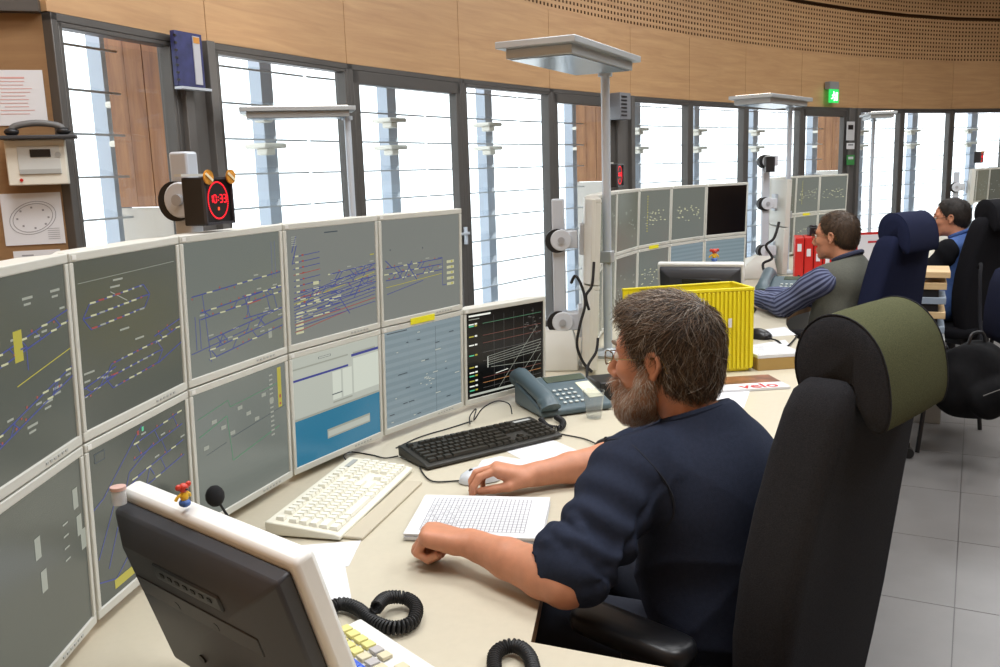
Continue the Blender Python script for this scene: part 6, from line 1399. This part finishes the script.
for sc_ in (1.0, 0.86): m.tube([(w * 0.5 + w * 0.40 * sc_ * math.cos(a) * math.cos(0.35) - h * 0.30 * sc_ * math.sin(a) * math.sin(0.35), -0.0012, h * 0.52 + w * 0.40 * sc_ * math.cos(a) * math.sin(0.35) + h * 0.30 * sc_ * math.sin(a) * math.cos(0.35)) for a in np.linspace(0, 2 * math.pi, 41)], 0.0012, 4)
o = m.build('oval_outline', mat('pencil_grey', '#8E8E92', 0.8), r); o['kind'] = 'stuff'
m = MB()
for k in range(8): m.box((w * (0.5 + 0.26 * math.cos(k * 0.8)), -0.0012, h * (0.52 + 0.2 * math.sin(k * 0.8))), (0.008, 0.0006, 0.008))
for k in range(6): m.box((w * 0.82, -0.0012, h * (0.1 + 0.04 * k)), (w * 0.2, 0.0006, 0.002))
o = m.build('plan_marks', MATS['pencil_grey'], r); o['kind'] = 'stuff'
r, w, h, s_ = notice('notice_sheet', 16, 249, 60, 275, 'small white label sheet under the oval plan')
m = MB(); m.box((w * 0.3, -0.0012, h * 0.8), (w * 0.25, 0.0006, 0.006)); m.build('printed_line', MATS['pencil_grey'], r)
a = on_pier(9, 186, 0.085); b2 = on_pier(64, 139, 0.085); w = (Vector((b2.x, b2.y, 0)) - Vector((a.x, a.y, 0))).length; h = b2.z - a.z
wu = thing('wall_unit', 'white wall alarm unit with grey display on the wooden pier', 'wall unit', a, pang)
m = MB(); m.box((w * 0.32, 0.065, h / 2), (w * 0.5, 0.042, h * 0.7)); m.build('mounting_plate', M_BEZELD, wu)
m = MB(); m.box((w / 2, 0.022, h / 2), (w, 0.044, h)); m.build('case', mat('cream_white_case', '#DCD9CC', 0.45), wu, bevel=0.005)
m = MB(); m.box((w * 0.55, -0.002, h * 0.55), (w * 0.70, 0.004, h * 0.62)); fp = m.build('front_plate', mat('grey_white_plate', '#C6C9C6', 0.4), wu, bevel=0.001)
m = MB(); m.box((w * 0.58, -0.0055, h * 0.70), (w * 0.34, 0.004, h * 0.17)); m.build('display', M_BLACK, fp)
m = MB(); m.box((w * 0.55, -0.0055, h * 0.30), (w * 0.68, 0.003, h * 0.10)); m.build('grey_strip', M_BEZELD, fp)
m = MB(); m.cyl((w * 0.87, -0.004, h * 0.66), (w * 0.87, -0.007, h * 0.66), 0.012, 14); m.build('round_button', M_BEZELD, fp)
m = MB(); m.cyl((w * 0.22, 0.0, h * 0.12), (w * 0.22, -0.005, h * 0.12), 0.007, 12); m.build('red_button', M_REDB, wu)
a2 = on_pier(37, 137, 0.125); hs = thing('desk_handset', 'grey handset lying on top of the wall unit', 'handset', (a2.x, a2.y, a.z + h + 0.0005), pang)
m = MB(); m.box((0, 0.03, 0.008), (0.30, 0.09, 0.016)); m.build('cradle', mat('dark_grey_cradle', '#3C3D40', 0.5), hs, bevel=0.004)
m = MB(); m.tube(catmull([(-0.10, 0.03, 0.03), (-0.085, 0.03, 0.055), (0.0, 0.03, 0.068), (0.085, 0.03, 0.055), (0.10, 0.03, 0.03)], 5), 0.014, 10); m.build('grip', mat('mid_dark_grey', '#6A6A6A', 0.5), hs, smooth=True)
for sx in (-1, 1): m = MB(); m.ball((sx * 0.10, 0.03, 0.032), (0.030, 0.026, 0.018)); m.build('cup', M_BLACK, hs, smooth=True)
# things on the dark piers between the window groups
def on_wall(i, x, y, out):
    a, c = WP[i], WP[i + 1]; t = (c - a).normalized(); n = Vector((t.y, -t.x, 0)); dd = ray(x, y); o = Vector((0, 0, CAM_H)); q = a + n * out; return o + dd * ((q - o).dot(n) / dd.dot(n)), math.atan2(t.y, t.x)
p, an = on_wall(1, 188, 60, 0.10); r = thing('hanging_folder', 'dark blue folder with white strip hanging on the dark pier', 'folder', p, an)
m = MB(); m.box((0, 0, 0), (0.20, 0.03, 0.27)); m.build('cover', mat('dark_blue_cover', '#2C3162', 0.5, noise=0.3, nscale=20), r, bevel=0.003)
m = MB(); m.box((0.05, -0.018, 0.0), (0.05, 0.005, 0.24)); m.build('white_strip', mat('silver_strip', '#B9BAC0', 0.35), r)
m = MB(); m.box((0.05, -0.021, 0.10), (0.045, 0.002, 0.03)); m.build('orange_label', mat('orange_label', '#C98A3A', 0.5), r)
m = MB(); m.box((0, -0.02, -0.145), (0.22, 0.05, 0.012)); m.build('ledge', M_ALU, r)
for k in range(7): m = MB(); m.cyl((-0.105, -0.016, 0.11 - 0.036 * k), (-0.093, -0.016, 0.11 - 0.036 * k), 0.007, 8); m.build('binding_ring', M_BLACK, r)
p, an = on_wall(6, 620.5, 106.5, 0.142); r = thing('wall_speaker', 'grey vented speaker high on the dark pier', 'speaker', p, an); m = MB(); m.box((0, 0, 0), (0.20, 0.12, 0.26)); m.build('case', mat('mid_grey_box', '#77787C', 0.5), r, bevel=0.005)
for k in range(6): m = MB(); m.box((-0.03, -0.062, 0.09 - 0.036 * k), (0.10, 0.006, 0.016)); m.build('vent_slot', M_BLACK, r)
for k, (y, hh, c, lab) in enumerate(((131, 0.26, '#C9C9C9', 'black and white notice on the dark pier by the exit'), (146, 0.085, '#E4E4E4', 'plain white notice on the dark pier by the exit'), (160, 0.14, '#3F8F4A', 'small green safety notice on the dark pier by the exit'))):
    p, an = on_wall(11, 850.5, y, 0.083 + 0.002 * k); r = thing('safety_notice', lab, 'notice', p, an); m = MB(); m.box((0, 0, 0), (0.19, 0.003, hh)); sh_ = m.build('sheet', mat('notice_%d' % k, c, 0.6), r)
    m = MB(); m.box((0, -0.0025, hh * 0.2), (0.12, 0.002, hh * 0.25)); m.build('printed_block', [M_BLACK, MATS['pencil_grey'], M_PAPER][k], sh_)
# exit sign over the last door
p, an = on_wall(10, 832.5, 92, 0.10); r = thing('exit_sign', 'green lit emergency exit sign on the wood band', 'exit sign', p, an)
m = MB(); m.box((0, 0.01, 0.085), (0.22, 0.08, 0.10)); m.build('lamp_box', mat('sign_grey', '#8B8B8B', 0.5), r, bevel=0.004)
m = MB(); m.box((0, -0.02, -0.055), (0.23, 0.012, 0.18)); sg = m.build('green_panel', mat('exit_green', '#0A7A30', 0.4, emit='#2FD060', estr=1.1), r)
M_SW = mat('exit_white', '#FFFFFF', 0.4, emit='#E8FFEC', estr=1.3)
m = MB(); m.box((0.06, -0.028, -0.06), (0.05, 0.003, 0.11)); m.build('door_symbol', M_SW, sg)
m = MB(); m.ball((-0.01, -0.028, -0.005), (0.013, 0.003, 0.013), 10); m.tube([(-0.01, -0.028, -0.02), (-0.02, -0.028, -0.06), (0.01, -0.028, -0.085), (0.0, -0.028, -0.12)], 0.009, 6); m.tube([(-0.02, -0.028, -0.06), (-0.045, -0.028, -0.09), (-0.07, -0.028, -0.09)], 0.008, 6); m.tube([(-0.05, -0.028, -0.05), (-0.015, -0.028, -0.03), (0.02, -0.028, -0.05)], 0.006, 6); m.build('running_figure', M_SW, sg, smooth=True)
# black cables looping down the screen posts
q = by(578, 290, 3.45); 
cable('post_cable', [by(571, 283, 3.40), by(576, 276, 3.38), by(583, 290, 3.38), by(585, 305, 3.36), by(580, 325, 3.34), by(577, 345, 3.34), by(583, 362, 3.34), by(592, 372, 3.34)], 0.006, 'black cable looping down the screen post beside the tall lamp')
cable('post_cable', [by(594, 262, 3.36), by(592, 285, 3.34), by(586, 296, 3.34), by(589, 310, 3.34)], 0.006, 'short black cable under the upper edge-on screen')
cable('post_cable', [by(598, 338, 3.34), by(596, 352, 3.32), by(588, 366, 3.30), by(587, 384, 3.26)], 0.006, 'short black cable under the lower edge-on screen')
cable('post_cable', [by(779, 222, 6.25), by(774, 238, 6.22), by(766, 246, 6.22), by(772, 258, 6.22), by(763, 264, 6.22), by(766, 276, 6.2)], 0.010, 'black cable looping down the third screen post')
